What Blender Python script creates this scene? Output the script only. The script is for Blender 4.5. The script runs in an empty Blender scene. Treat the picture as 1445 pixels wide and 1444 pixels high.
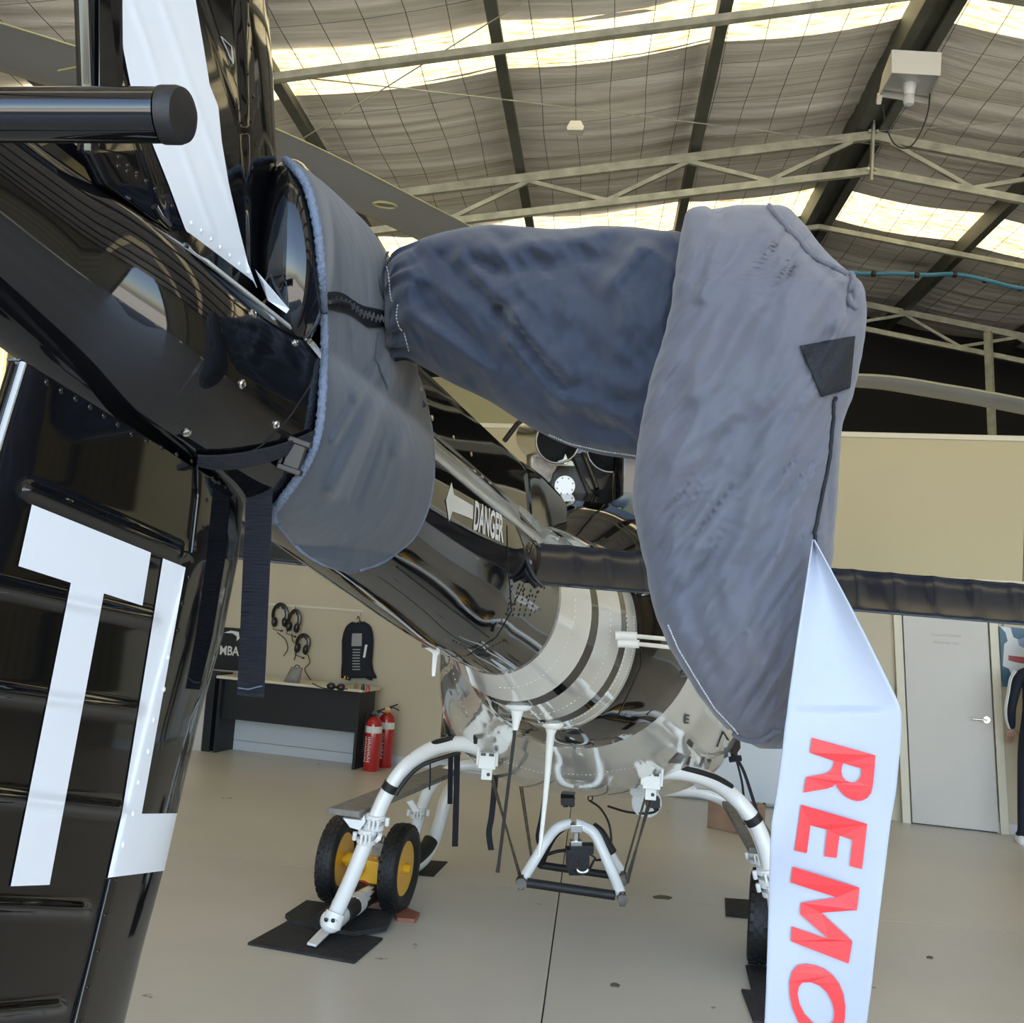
import bpy, bmesh, math, random
import numpy as np
from mathutils import Vector, Matrix, noise
from mathutils.bvhtree import BVHTree
from mathutils.geometry import tessellate_polygon
random.seed(7)
SC = bpy.context.scene
COL = SC.collection
# ---------------------------------------------------------------- camera
FPX = 1500.0                       # focal length in pixels of the 1445 px wide photograph
EYE = Vector((0, 0, 1.68))
PITCH, ROLL = math.radians(5.03), 0.07
FW = Vector((0, math.cos(PITCH), math.sin(PITCH)))
_r0, _u0 = Vector((1, 0, 0)), Vector((0, -math.sin(PITCH), math.cos(PITCH)))
RT = _r0 * math.cos(ROLL) + _u0 * math.sin(ROLL)
UP = _u0 * math.cos(ROLL) - _r0 * math.sin(ROLL)
cam_data = bpy.data.cameras.new('camera')
cam_data.sensor_width = 36
cam_data.lens = 36 * FPX / 1445
cam_data.clip_start = 0.02
cam_data.clip_end = 400
cam = bpy.data.objects.new('camera', cam_data)
M = Matrix((RT, UP, -FW)).transposed().to_4x4()
M.translation = EYE
cam.matrix_world = M
COL.objects.link(cam)
SC.camera = cam
# ---------------------------------------------------------------- world, exposure
SC.view_settings.view_transform = 'Standard'
SC.view_settings.look = 'None'
SC.view_settings.gamma = 1
SC.view_settings.use_curve_mapping = False
SC.view_settings.exposure = 0.45
SKY_STRENGTH = 1.15
w = bpy.data.worlds.new('world'); SC.world = w; w.use_nodes = True
nt = w.node_tree; nt.nodes.clear()
out = nt.nodes.new('ShaderNodeOutputWorld'); bg = nt.nodes.new('ShaderNodeBackground')
sky = nt.nodes.new('ShaderNodeTexSky'); sky.sky_type = 'NISHITA'; sky.sun_disc = False
sky.sun_elevation = math.radians(48); sky.sun_rotation = math.radians(30); sky.air_density = 1.0; sky.dust_density = 1.0
mixs = nt.nodes.new('ShaderNodeMixRGB'); mixs.inputs[0].default_value = .38; mixs.inputs[2].default_value = (.62, .62, .60, 1)   # thin bright cloud
nt.links.new(sky.outputs[0], mixs.inputs[1]); nt.links.new(mixs.outputs[0], bg.inputs[0]); bg.inputs[1].default_value = SKY_STRENGTH
nt.links.new(bg.outputs[0], out.inputs[0])
# the sun, high beyond the hangar: it falls on the apron behind the camera and on the roof
sd = bpy.data.lights.new('sun', 'SUN'); sd.energy = 40; sd.angle = math.radians(0.6); sd.color = (1, .95, .86)
so = bpy.data.objects.new('sun', sd); COL.objects.link(so)
so.rotation_euler = (math.radians(-38), math.radians(14), 0)

def P(x, y, d):
    x, y, d = float(x), float(y), float(d)
    return EYE + d * (FW + (x - 722.5) / FPX * RT - (y - 722.0) / FPX * UP)
def RAY(x, y):
    return (P(x, y, 1) - EYE).normalized()
def PL(x, y, p0, n):
    """where the line of sight through a pixel meets a plane"""
    r = P(x, y, 1) - EYE
    return EYE + r * ((p0 - EYE).dot(n) / r.dot(n))
ZUP = Vector((0, 0, 1))
def GR(x, y, z=0.0):
    return PL(x, y, Vector((0, 0, z)), ZUP)
def depth_of(p):
    return (p - EYE).dot(FW)

# ---------------------------------------------------------------- materials
MATS = {}
def mat(name, col, rough=.5, metal=0., coat=0., bump=0., bscale=40., var=0., vscale=5., emit=0., trans=0., bstretch=None, spec=.5, sheen=0.):
    m = bpy.data.materials.new(name); m.use_nodes = True; MATS[name] = m
    n = m.node_tree; b = n.nodes['Principled BSDF']
    b.inputs['Base Color'].default_value = (*col, 1); b.inputs['Roughness'].default_value = rough
    b.inputs['Metallic'].default_value = metal; b.inputs['Coat Weight'].default_value = coat
    b.inputs['Coat Roughness'].default_value = .03
    b.inputs['Specular IOR Level'].default_value = spec
    b.inputs['Transmission Weight'].default_value = trans
    b.inputs['Sheen Weight'].default_value = sheen
    if emit:
        b.inputs['Emission Color'].default_value = (*col, 1); b.inputs['Emission Strength'].default_value = emit
    tc = n.nodes.new('ShaderNodeTexCoord'); mp = n.nodes.new('ShaderNodeMapping')
    n.links.new(tc.outputs['Object'], mp.inputs[0])
    if bstretch: mp.inputs['Scale'].default_value = bstretch
    if bump:
        t = n.nodes.new('ShaderNodeTexNoise'); t.inputs['Scale'].default_value = bscale; t.inputs['Detail'].default_value = 4
        n.links.new(mp.outputs[0], t.inputs['Vector'])
        bp = n.nodes.new('ShaderNodeBump'); bp.inputs['Strength'].default_value = bump; bp.inputs['Distance'].default_value = .01
        n.links.new(t.outputs[0], bp.inputs['Height']); n.links.new(bp.outputs[0], b.inputs['Normal'])
    if var:
        t = n.nodes.new('ShaderNodeTexNoise'); t.inputs['Scale'].default_value = vscale; t.inputs['Detail'].default_value = 5
        n.links.new(mp.outputs[0], t.inputs['Vector'])
        r = n.nodes.new('ShaderNodeValToRGB')
        r.color_ramp.elements[0].position = .3; r.color_ramp.elements[1].position = .7
        r.color_ramp.elements[0].color = (*[c * (1 - var) for c in col], 1)
        r.color_ramp.elements[1].color = (*[min(1, c * (1 + var)) for c in col], 1)
        n.links.new(t.outputs[0], r.inputs[0]); n.links.new(r.outputs[0], b.inputs['Base Color'])
    return m
mat('black_paint', (.0035, .0036, .0045), .045, spec=.62)
mat('stab_paint', (.009, .013, .022), .2, spec=.36)
mat('white_paint', (.74, .74, .70), .10, coat=.8)
mat('white_letter', (.82, .86, .92), .3)
mat('white_tube', (.80, .80, .80), .25, coat=.3)
mat('silver_paint', (.42, .43, .42), .22, coat=.5)
mat('grey_blade', (.25, .25, .24), .42, var=.06, vscale=3)
mat('yellow_line', (.38, .35, .17), .5)
mat('black_rubber', (.010, .010, .011), .55, bump=.15, bscale=80)
mat('black_plastic', (.008, .008, .010), .35)
mat('black_satin', (.006, .006, .007), .32, coat=.3)
mat('chrome', (.62, .60, .56), .16, metal=1.)
mat('steel', (.22, .20, .18), .35, metal=1., var=.3, vscale=30)
mat('dark_steel', (.07, .065, .06), .45, metal=.8)
mat('yellow_paint', (.80, .42, .02), .3, coat=.4)
mat('red_paint', (.42, .012, .015), .2, coat=.6)
mat('red_print', (.78, .04, .045), .45)
mat('webbing', (.012, .014, .022), .8, bump=.5, bscale=300, bstretch=(.3, .3, 3))
mat('wall_cream', (.52, .455, .335), .55, bump=.02, bscale=20, var=.03, vscale=1.2)
mat('bulkhead_cream', (.475, .405, .25), .5, var=.03, vscale=1)
mat('trim_cream', (.66, .61, .49), .45)
mat('door_white', (.54, .51, .475), .4, var=.03, vscale=2)
mat('board_white', (.62, .67, .75), .25)
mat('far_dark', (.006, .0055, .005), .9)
mat('far_cream', (.55, .52, .30), .7)
mat('tan_metal', (.42, .35, .20), .45, bump=.02)
mat('galv', (.42, .42, .33), .45, metal=.35, var=.25, vscale=9)
mat('purlin_steel', (.095, .10, .085), .55, metal=.2, var=.2, vscale=3)
mat('desk_black', (.012, .014, .018), .5)
mat('desk_top', (.66, .60, .48), .35)
mat('skirt_white', (.55, .57, .60), .5)
mat('rubber_mat', (.022, .022, .024), .85, bump=.6, bscale=60, var=.4, vscale=30)
mat('brown_box', (.30, .19, .13), .7, var=.15, vscale=9)
mat('grey_step', (.20, .19, .18), .6, var=.2, vscale=15)
mat('wire', (.10, .095, .085), .5)
mat('blue_hose', (.03, .19, .30), .4)
mat('fixture_white', (.62, .60, .54), .35)
mat('fixture_lens', (.55, .56, .56), .15)
mat('navy_cloth', (.006, .009, .02), .85, bump=.2)
mat('skin', (.50, .30, .22), .5)
mat('hair', (.09, .03, .015), .55, bump=.4, bscale=120)
mat('poster_blue', (.03, .10, .17), .4)
mat('poster_white', (.62, .64, .66), .4)
mat('poster_red', (.35, .05, .06), .4)
mat('poster_mid', (.22, .26, .36), .4)
mat('stripe_grey', (.5, .5, .48), .3)
mat('label_white', (.70, .70, .68), .5)
mat('grey_print', (.30, .30, .30), .6)
mat('ember', (.30, .11, .07), .7)
mat('apron', (.33, .305, .27), .9, var=.12, vscale=.6)
mat('grass', (.10, .16, .05), .95, var=.3, vscale=2)
mat('leaf', (.13, .12, .075), .8)
mat('lamp_disc', (.72, .72, .70), .4)
mat('joint_dark', (.17, .16, .14), .9)

def cloth_mat(name, col, tint):
    m = mat(name, col, .78, sheen=.25, spec=.25)
    n = m.node_tree; b = n.nodes['Principled BSDF']
    tc = n.nodes.new('ShaderNodeTexCoord')
    wv = []
    for k, ax in enumerate(((1, 0, .35), (0, .35, 1))):
        mp = n.nodes.new('ShaderNodeMapping'); mp.inputs['Rotation'].default_value = (0, .6 + k * 1.57, 0)
        n.links.new(tc.outputs['Object'], mp.inputs[0])
        t = n.nodes.new('ShaderNodeTexWave'); t.inputs['Scale'].default_value = 260; t.inputs['Distortion'].default_value = .6
        n.links.new(mp.outputs[0], t.inputs[0]); wv.append(t)
    mul = n.nodes.new('ShaderNodeMath'); mul.operation = 'ADD'
    n.links.new(wv[0].outputs['Fac'], mul.inputs[0]); n.links.new(wv[1].outputs['Fac'], mul.inputs[1])
    b1 = n.nodes.new('ShaderNodeBump'); b1.inputs['Strength'].default_value = .12; b1.inputs['Distance'].default_value = .0006
    n.links.new(mul.outputs[0], b1.inputs['Height'])
    t = n.nodes.new('ShaderNodeTexNoise'); t.inputs['Scale'].default_value = 26; t.inputs['Detail'].default_value = 3
    mp = n.nodes.new('ShaderNodeMapping'); mp.inputs['Rotation'].default_value = (0, .9, .3); mp.inputs['Scale'].default_value = (1, 1, .28)
    n.links.new(tc.outputs['Object'], mp.inputs[0]); n.links.new(mp.outputs[0], t.inputs['Vector'])
    b2 = n.nodes.new('ShaderNodeBump'); b2.inputs['Strength'].default_value = .16; b2.inputs['Distance'].default_value = .01
    n.links.new(t.outputs[0], b2.inputs['Height']); n.links.new(b1.outputs[0], b2.inputs['Normal'])
    n.links.new(b2.outputs[0], b.inputs['Normal'])
    t2 = n.nodes.new('ShaderNodeTexNoise'); t2.inputs['Scale'].default_value = 5; t2.inputs['Detail'].default_value = 4
    n.links.new(tc.outputs['Object'], t2.inputs['Vector'])
    r = n.nodes.new('ShaderNodeValToRGB'); r.color_ramp.elements[0].position = .3; r.color_ramp.elements[1].position = .72
    r.color_ramp.elements[0].color = (*col, 1); r.color_ramp.elements[1].color = (*tint, 1)
    n.links.new(t2.outputs[0], r.inputs[0]); n.links.new(r.outputs[0], b.inputs['Base Color'])
    return m
cloth_mat('cloth_bag', (.096, .103, .132), (.126, .121, .135))
cloth_mat('cloth_sleeve', (.030, .041, .070), (.045, .053, .075))
cloth_mat('cloth_wrap', (.052, .064, .082), (.066, .075, .089))
mat('cloth_edge', (.16, .20, .28), .8, bump=.5, bscale=300)
mat('cloth_patch', (.007, .008, .012), .8, bump=.3, bscale=200)
mat('thread', (.55, .55, .58), .7)
mat('tag_cloth', (.385, .42, .50), .5, bump=.05, bscale=60, sheen=.2)

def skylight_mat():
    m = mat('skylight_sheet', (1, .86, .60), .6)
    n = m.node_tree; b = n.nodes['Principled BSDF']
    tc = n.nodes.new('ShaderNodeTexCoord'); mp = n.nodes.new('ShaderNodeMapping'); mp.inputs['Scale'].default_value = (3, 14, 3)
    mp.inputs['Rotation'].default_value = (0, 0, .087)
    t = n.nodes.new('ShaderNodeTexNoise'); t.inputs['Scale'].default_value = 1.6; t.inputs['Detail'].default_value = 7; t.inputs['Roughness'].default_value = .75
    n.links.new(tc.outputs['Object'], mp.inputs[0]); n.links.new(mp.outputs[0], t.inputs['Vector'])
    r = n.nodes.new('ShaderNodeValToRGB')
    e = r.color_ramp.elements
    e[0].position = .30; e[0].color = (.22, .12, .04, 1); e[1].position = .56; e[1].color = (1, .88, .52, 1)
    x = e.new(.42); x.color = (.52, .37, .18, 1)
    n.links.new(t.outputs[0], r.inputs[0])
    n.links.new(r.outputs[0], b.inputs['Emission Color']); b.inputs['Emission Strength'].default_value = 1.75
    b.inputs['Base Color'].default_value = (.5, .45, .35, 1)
skylight_mat()

def sheet_mat():
    m = mat('insulation', (.34, .33, .30), .5)
    n = m.node_tree; b = n.nodes['Principled BSDF']
    tc = n.nodes.new('ShaderNodeTexCoord'); mp = n.nodes.new('ShaderNodeMapping')
    mp.inputs['Rotation'].default_value = (0, 0, .087); mp.inputs['Scale'].default_value = (.35, 11, .5)
    t = n.nodes.new('ShaderNodeTexNoise'); t.inputs['Scale'].default_value = 1.3; t.inputs['Detail'].default_value = 8; t.inputs['Roughness'].default_value = .7
    n.links.new(tc.outputs['Object'], mp.inputs[0]); n.links.new(mp.outputs[0], t.inputs['Vector'])
    r = n.nodes.new('ShaderNodeValToRGB'); e = r.color_ramp.elements
    e[0].position = .3; e[0].color = (.60, .555, .48, 1); e[1].position = .68; e[1].color = (.97, .93, .86, 1)  # wrinkle streaks: shading of the folds put into the colour
    n.links.new(t.outputs[0], r.inputs[0]); n.links.new(r.outputs[0], b.inputs['Base Color'])
    bp = n.nodes.new('ShaderNodeBump'); bp.inputs['Strength'].default_value = .5; bp.inputs['Distance'].default_value = .04
    n.links.new(t.outputs[0], bp.inputs['Height']); n.links.new(bp.outputs[0], b.inputs['Normal'])
sheet_mat()

def floor_mat():
    m = mat('floor_paint', (.50, .47, .41), .3)
    n = m.node_tree; b = n.nodes['Principled BSDF']
    tc = n.nodes.new('ShaderNodeTexCoord')
    t = n.nodes.new('ShaderNodeTexNoise'); t.inputs['Scale'].default_value = .7; t.inputs['Detail'].default_value = 6
    n.links.new(tc.outputs['Object'], t.inputs['Vector'])
    r = n.nodes.new('ShaderNodeValToRGB'); e = r.color_ramp.elements
    e[0].position = .3; e[0].color = (.53, .505, .455, 1); e[1].position = .7; e[1].color = (.64, .605, .545, 1)
    n.links.new(t.outputs[0], r.inputs[0])
    s = n.nodes.new('ShaderNodeTexNoise'); s.inputs['Scale'].default_value = 5.5; s.inputs['Detail'].default_value = 3
    n.links.new(tc.outputs['Object'], s.inputs['Vector'])
    r2 = n.nodes.new('ShaderNodeValToRGB'); r2.color_ramp.elements[0].position = .255; r2.color_ramp.elements[0].color = (.32, .30, .26, 1)
    r2.color_ramp.elements[1].position = .28; r2.color_ramp.elements[1].color = (1, 1, 1, 1)
    n.links.new(s.outputs[0], r2.inputs[0])
    mx = n.nodes.new('ShaderNodeMixRGB'); mx.blend_type = 'MULTIPLY'; mx.inputs[0].default_value = 1
    n.links.new(r.outputs[0], mx.inputs[1]); n.links.new(r2.outputs[0], mx.inputs[2]); n.links.new(mx.outputs[0], b.inputs['Base Color'])
    r3 = n.nodes.new('ShaderNodeMapRange'); r3.inputs['To Min'].default_value = .26; r3.inputs['To Max'].default_value = .42
    n.links.new(t.outputs[0], r3.inputs[0]); n.links.new(r3.outputs[0], b.inputs['Roughness'])
floor_mat()

# ---------------------------------------------------------------- geometry builder
class G:
    def __init__(s): s.v = []; s.f = []; s.mi = []; s.cur = 0
    def add(s, vs, fs):
        o = len(s.v); s.v += [tuple(p) for p in vs]; s.f += [tuple(i + o for i in f) for f in fs]; s.mi += [s.cur] * len(fs); return s
    def box(s, c, h, ax=None):
        ax = ax or (Vector((1, 0, 0)), Vector((0, 1, 0)), Vector((0, 0, 1)))
        c = Vector(c); vs = [c + ax[0] * (h[0] * i) + ax[1] * (h[1] * j) + ax[2] * (h[2] * k) for i in (-1, 1) for j in (-1, 1) for k in (-1, 1)]
        return s.add(vs, [(0, 1, 3, 2), (4, 6, 7, 5), (0, 4, 5, 1), (2, 3, 7, 6), (0, 2, 6, 4), (1, 5, 7, 3)])
    def bar(s, a, b, w_, t, up=ZUP):
        a, b = Vector(a), Vector(b); d = (b - a); L = d.length; d.normalize()
        x = d.cross(up)
        if x.length < 1e-4: x = d.cross(Vector((1, 0, 0)))
        x.normalize(); z = x.cross(d)
        return s.box((a + b) / 2, (w_ / 2, L / 2, t / 2), (x, d, z))
    def tube(s, pts, r, n=12, caps=True, flat=1., up=None):
        pts = [Vector(p) for p in pts]; m = len(pts); rr = r if isinstance(r, (list, tuple)) else [r] * m
        vs = []; x = None
        for i, p in enumerate(pts):
            t = (pts[min(i + 1, m - 1)] - pts[max(i - 1, 0)])
            t = t.normalized() if t.length > 1e-9 else Vector((0, 0, 1))
            if x is None:
                u = up or (Vector((0, 0, 1)) if abs(t.z) < .9 else Vector((1, 0, 0)))
                x = t.cross(u).normalized()
            else:
                x = (x - t * x.dot(t)).normalized()
            y = t.cross(x)
            for k in range(n):
                a = 2 * math.pi * k / n
                vs.append(p + x * (rr[i] * math.cos(a)) + y * (rr[i] * flat * math.sin(a)))
        fs = [(i * n + k, i * n + (k + 1) % n, (i + 1) * n + (k + 1) % n, (i + 1) * n + k) for i in range(m - 1) for k in range(n)]
        if caps: fs += [tuple(range(n))[::-1], tuple(range((m - 1) * n, m * n))]
        return s.add(vs, fs)
    def loft(s, rings, caps=True, closed=True):
        n = len(rings[0]); vs = [p for r in rings for p in r]; fs = []
        for i in range(len(rings) - 1):
            for k in range(n if closed else n - 1):
                fs.append((i * n + k, i * n + (k + 1) % n, (i + 1) * n + (k + 1) % n, (i + 1) * n + k))
        if caps: fs += [tuple(range(n))[::-1], tuple(range((len(rings) - 1) * n, len(rings) * n))]
        return s.add(vs, fs)
    def grid(s, rows):
        n = len(rows[0]); vs = [p for r in rows for p in r]
        return s.add(vs, [(i * n + k, i * n + k + 1, (i + 1) * n + k + 1, (i + 1) * n + k) for i in range(len(rows) - 1) for k in range(n - 1)])
    def ball(s, c, r, ax=None, nu=12, nv=8):
        c = Vector(c); r = r if isinstance(r, (tuple, list)) else (r, r, r)
        ax = ax or (Vector((1, 0, 0)), Vector((0, 1, 0)), Vector((0, 0, 1)))
        vs = [c + ax[2] * r[2]]
        for j in range(1, nv):
            t = math.pi * j / nv
            for i in range(nu):
                a = 2 * math.pi * i / nu
                vs.append(c + ax[0] * (r[0] * math.sin(t) * math.cos(a)) + ax[1] * (r[1] * math.sin(t) * math.sin(a)) + ax[2] * (r[2] * math.cos(t)))
        vs.append(c - ax[2] * r[2]); L = len(vs) - 1
        fs = [(0, 1 + i, 1 + (i + 1) % nu) for i in range(nu)]
        for j in range(nv - 2):
            for i in range(nu):
                a = 1 + j * nu
                fs.append((a + i, a + nu + i, a + nu + (i + 1) % nu, a + (i + 1) % nu))
        fs += [(L, 1 + (nv - 2) * nu + (i + 1) % nu, 1 + (nv - 2) * nu + i) for i in range(nu)]
        return s.add(vs, fs)
    def disc(s, c, nrm, r, t=.002, n=20, x=None):
        c = Vector(c); nrm = Vector(nrm).normalized()
        return s.tube([c - nrm * t / 2, c + nrm * t / 2], r, n)
    def dome(s, c, nrm, r, h=.4, n=6):
        c = Vector(c); nrm = Vector(nrm).normalized(); x = nrm.orthogonal().normalized(); y = nrm.cross(x)
        vs = [c + x * (r * math.cos(2 * math.pi * k / n)) + y * (r * math.sin(2 * math.pi * k / n)) for k in range(n)]
        vs += [c + nrm * (r * h * .8) + x * (r * .65 * math.cos(2 * math.pi * k / n)) + y * (r * .65 * math.sin(2 * math.pi * k / n)) for k in range(n)]
        vs.append(c + nrm * r * h)
        return s.add(vs, [(k, (k + 1) % n, n + (k + 1) % n, n + k) for k in range(n)] + [(n + k, n + (k + 1) % n, 2 * n) for k in range(n)])
    def slab(s, poly, thick):
        """a flat polygon (3-D points, in order) thickened by the vector thick"""
        n = len(poly); a = [Vector(p) for p in poly]; b = [p + thick for p in a]
        return s.add(a + b, [tuple(range(n)), tuple(range(2 * n - 1, n - 1, -1))] + [(i, i + n, (i + 1) % n + n, (i + 1) % n) for i in range(n)])

def obj(name, g, m, parent=None, smooth=False, kind=None, bevel=0., label=None, mats=None, solid=0., sub=0, angle=None, flip=False):
    me = bpy.data.meshes.new(name)
    me.from_pydata(g.v, [], g.f)
    for q in (mats or [m]): me.materials.append(MATS[q] if isinstance(q, str) else q)
    if mats: me.polygons.foreach_set('material_index', g.mi)
    me.update()
    if angle is None:
        bm = bmesh.new(); bm.from_mesh(me); bmesh.ops.recalc_face_normals(bm, faces=bm.faces); bm.to_mesh(me); bm.free()
    if smooth:
        me.polygons.foreach_set('use_smooth', [True] * len(me.polygons))
        if smooth != 'all': me.set_sharp_from_angle(angle=math.radians(38))
    o = bpy.data.objects.new(name, me); COL.objects.link(o)
    if parent:
        o.parent = parent; l = Vector((0, 0, 0)); q = parent
        while q: l += q.location; q = q.parent
        o.location = -l
    if kind: o['kind'] = kind
    if label: o['label'] = label
    if bevel:
        b = o.modifiers.new('bevel', 'BEVEL'); b.width = bevel; b.segments = 2; b.limit_method = 'ANGLE'
    if solid:
        b = o.modifiers.new('solidify', 'SOLIDIFY'); b.thickness = solid; b.offset = 0
    if sub:
        b = o.modifiers.new('subsurf', 'SUBSURF'); b.levels = sub; b.render_levels = sub
    return o
def thing(name, label, cat, loc=(0, 0, 0), group=None, kind=None):
    o = bpy.data.objects.new(name, None); COL.objects.link(o); o.location = loc; o.empty_display_size = .1
    if label: o['label'] = label
    if cat: o['category'] = cat
    if group: o['group'] = group
    if kind: o['kind'] = kind
    return o
def tag(o, label, cat, group=None):
    o['label'] = label; o['category'] = cat
    if group: o['group'] = group
    return o
def cr(pts, n):
    """Catmull-Rom through tuples of any length"""
    out_ = []; m = len(pts)
    for i in range(m - 1):
        p0, p1, p2, p3 = pts[max(i - 1, 0)], pts[i], pts[i + 1], pts[min(i + 2, m - 1)]
        for k in range(n):
            t = k / n
            out_.append(tuple(.5 * (2 * b + (c - a) * t + (2 * a - 5 * b + 4 * c - d) * t * t + (3 * b - a - 3 * c + d) * t ** 3) for a, b, c, d in zip(p0, p1, p2, p3)))
    out_.append(tuple(pts[-1])); return out_
def curve(pts, n=6): return [P(*p) for p in cr(pts, n)]
def onray(bvh, x, y, off=.001, default=3.):
    h = bvh.ray_cast(EYE, RAY(x, y))
    return P(x, y, default) if h[0] is None else h[0] - RAY(x, y) * off
def lerp(a, b, t): return a + (b - a) * t
def interp(t, xs, ys):
    return float(np.interp(t, xs, ys))
def text_mesh(s_, bold=0., sub=0):
    """flat outline of a word: list of 2-D points, list of faces, in a 0..1 box"""
    c = bpy.data.curves.new('word', 'FONT'); c.body = s_; c.offset = bold; c.resolution_u = 3
    o = bpy.data.objects.new('word', c); COL.objects.link(o)
    me = bpy.data.meshes.new_from_object(o); bpy.data.objects.remove(o)
    bm = bmesh.new(); bm.from_mesh(me)
    if sub: bmesh.ops.triangulate(bm, faces=bm.faces); bmesh.ops.subdivide_edges(bm, edges=bm.edges, cuts=sub)
    v = [(q.co.x, q.co.y) for q in bm.verts]; bm.verts.index_update(); f = [tuple(q.index for q in p.verts) for p in bm.faces]; bm.free()
    x0, x1 = min(p[0] for p in v), max(p[0] for p in v); y0, y1 = min(p[1] for p in v), max(p[1] for p in v)
    return [((p[0] - x0) / (x1 - x0), (p[1] - y0) / (y1 - y0)) for p in v], f
def word(g, s_, quad, fn, bold=0., sub=0):
    """a word laid in a quad of pixels (top left, top right, bottom right, bottom left), carried onto a surface by fn"""
    v, f = text_mesh(s_, bold, sub); a, b, c, d = quad
    pts = []
    for x, y in v:
        tx, ty = lerp(a[0], b[0], x), lerp(a[1], b[1], x); bx, by = lerp(d[0], c[0], x), lerp(d[1], c[1], x)
        pts.append(fn(lerp(bx, tx, y), lerp(by, ty, y)))
    return g.add(pts, f)
def polyfill(g, outer, holes, fn):
    loops = [[Vector((p[0], p[1], 0)) for p in outer]] + [[Vector((p[0], p[1], 0)) for p in h] for h in holes]
    tri = tessellate_polygon(loops); flat = [p for l in loops for p in l]
    return g.add([fn(p.x, p.y) for p in flat], [tuple(t) for t in tri])
def bvh_of(*objs):
    vs, fs = [], []
    for o in objs:
        k = len(vs); mw = Matrix.Translation(sum((q.location for q in chain(o)), Vector()))
        vs += [mw @ v.co for v in o.data.vertices]; fs += [tuple(i + k for i in p.vertices) for p in o.data.polygons]
    return BVHTree.FromPolygons(vs, fs)
def chain(o):
    while o: yield o; o = o.parent
def onto(bvh, x, y, off=.001, default=3.):
    h = bvh.ray_cast(EYE, RAY(x, y))
    if h[0] is None: return P(x, y, default)
    n = h[1] if h[1].dot(RAY(x, y)) < 0 else -h[1]
    return h[0] + n * off
# ================================================================ THE HANGAR
RD = Vector((math.sin(.087), math.cos(.087), 0)); CD = Vector((math.cos(.087), -math.sin(.087), 0))
RIDGE = P(1230, 192, 9.0); ZR = RIDGE.z; O0 = Vector((RIDGE.x, RIDGE.y, 0)); SLOPE = math.tan(math.radians(9.3))
def H(u, r, z=None, dz=0.): return O0 + CD * u + RD * r + ZUP * ((ZR - abs(u) * SLOPE if z is None else z) + dz)
UPZ = .20                                # the roof skin and purlins sit this much above the truss top line
def roof_hit(x, y, side=-1, dz=.29):
    n = (CD * (SLOPE * side) * 1.0 + ZUP).normalized() if side > 0 else (CD * (-SLOPE) + ZUP).normalized()
    n = (ZUP + CD * (SLOPE * side)).normalized()
    p = PL(x, y, Vector((RIDGE.x, RIDGE.y, ZR + dz)), n); q = p - O0
    return q.dot(CD), q.dot(RD)
U0, U1, RN, RF = -8.0, 8.0, -12.4, 5.6
# floor: painted concrete bays with open joints
floor = thing('floor', None, None, (0, 0, 0), kind='structure')
fg = G(); a_, b_, c_, d_ = H(U0 - .2, RN, -.03), H(U1 + .2, RN, -.03), H(U1 + .2, RF + .3, -.03), H(U0 - .2, RF + .3, -.03)
fg.slab([a_, b_, c_, d_], Vector((0, 0, -.1))); obj('sub_base', fg, 'joint_dark', floor)
jx = GR(790, 1256) - O0; ju, jr = jx.dot(CD), (GR(740, 1252) - O0).dot(RD)
us = [U0 - .2] + [ju + k * 5.2 for k in range(-2, 4) if U0 < ju + k * 5.2 < U1] + [U1 + .2]
rs = [RN] + [jr + k * 4.6 for k in range(-3, 4) if RN + .4 < jr + k * 4.6 < RF] + [RF + .3]
for i in range(len(us) - 1):
    for j in range(len(rs) - 1):
        g = G(); e = .0035
        g.slab([H(us[i] + e, rs[j] + e, -.04), H(us[i + 1] - e, rs[j] + e, -.04), H(us[i + 1] - e, rs[j + 1] - e, -.04), H(us[i] + e, rs[j + 1] - e, -.04)], Vector((0, 0, .04)))
        obj('concrete_slab', g, 'floor_paint', floor)
g = G(); g.slab([H(-45, -70, -.06), H(45, -70, -.06), H(45, RN, -.06), H(-45, RN, -.06)], Vector((0, 0, -.1)))
o = obj('ground', g, 'apron', kind='structure')
# roof: insulation sheets between the purlins, wire mesh under them, skylight strips across
ceiling = thing('ceiling', None, None, (0, 0, 0), kind='structure')
s1a = roof_hit(900, 68)[1]; s1b = roof_hit(900, 11)[1]; s2a = roof_hit(1300, 297, 1)[1]; s2b = roof_hit(1300, 326, 1)[1]
lo1, hi1 = min(s1a, s1b), max(s1a, s1b); lo2 = min(s2a, s2b) - .15; hi2 = max(s2a, s2b) + .05
print('strips', lo1, hi1, lo2, hi2, 'ridge z', ZR)
PUR = [-7.6, -6.05, -4.55, -3.0, -1.5, 0, 1.5, 3.0, 4.55, 6.05, 7.6]
GAP = lo2 - lo1; W1 = hi1 - lo1
bands = [(RN, lo1 - 2 * GAP, 0), (lo1 - 2 * GAP, lo1 - 2 * GAP + W1, 1), (lo1 - 2 * GAP + W1, lo1 - GAP, 0), (lo1 - GAP, lo1 - GAP + W1, 1), (lo1 - GAP + W1, lo1, 0), (lo1, hi1, 1), (hi1, lo2, 0), (lo2, hi2, 1), (hi2, RF + .1, 0)]  # the two strips nearest the opening are unseen, added to brighten floor and roof
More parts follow.
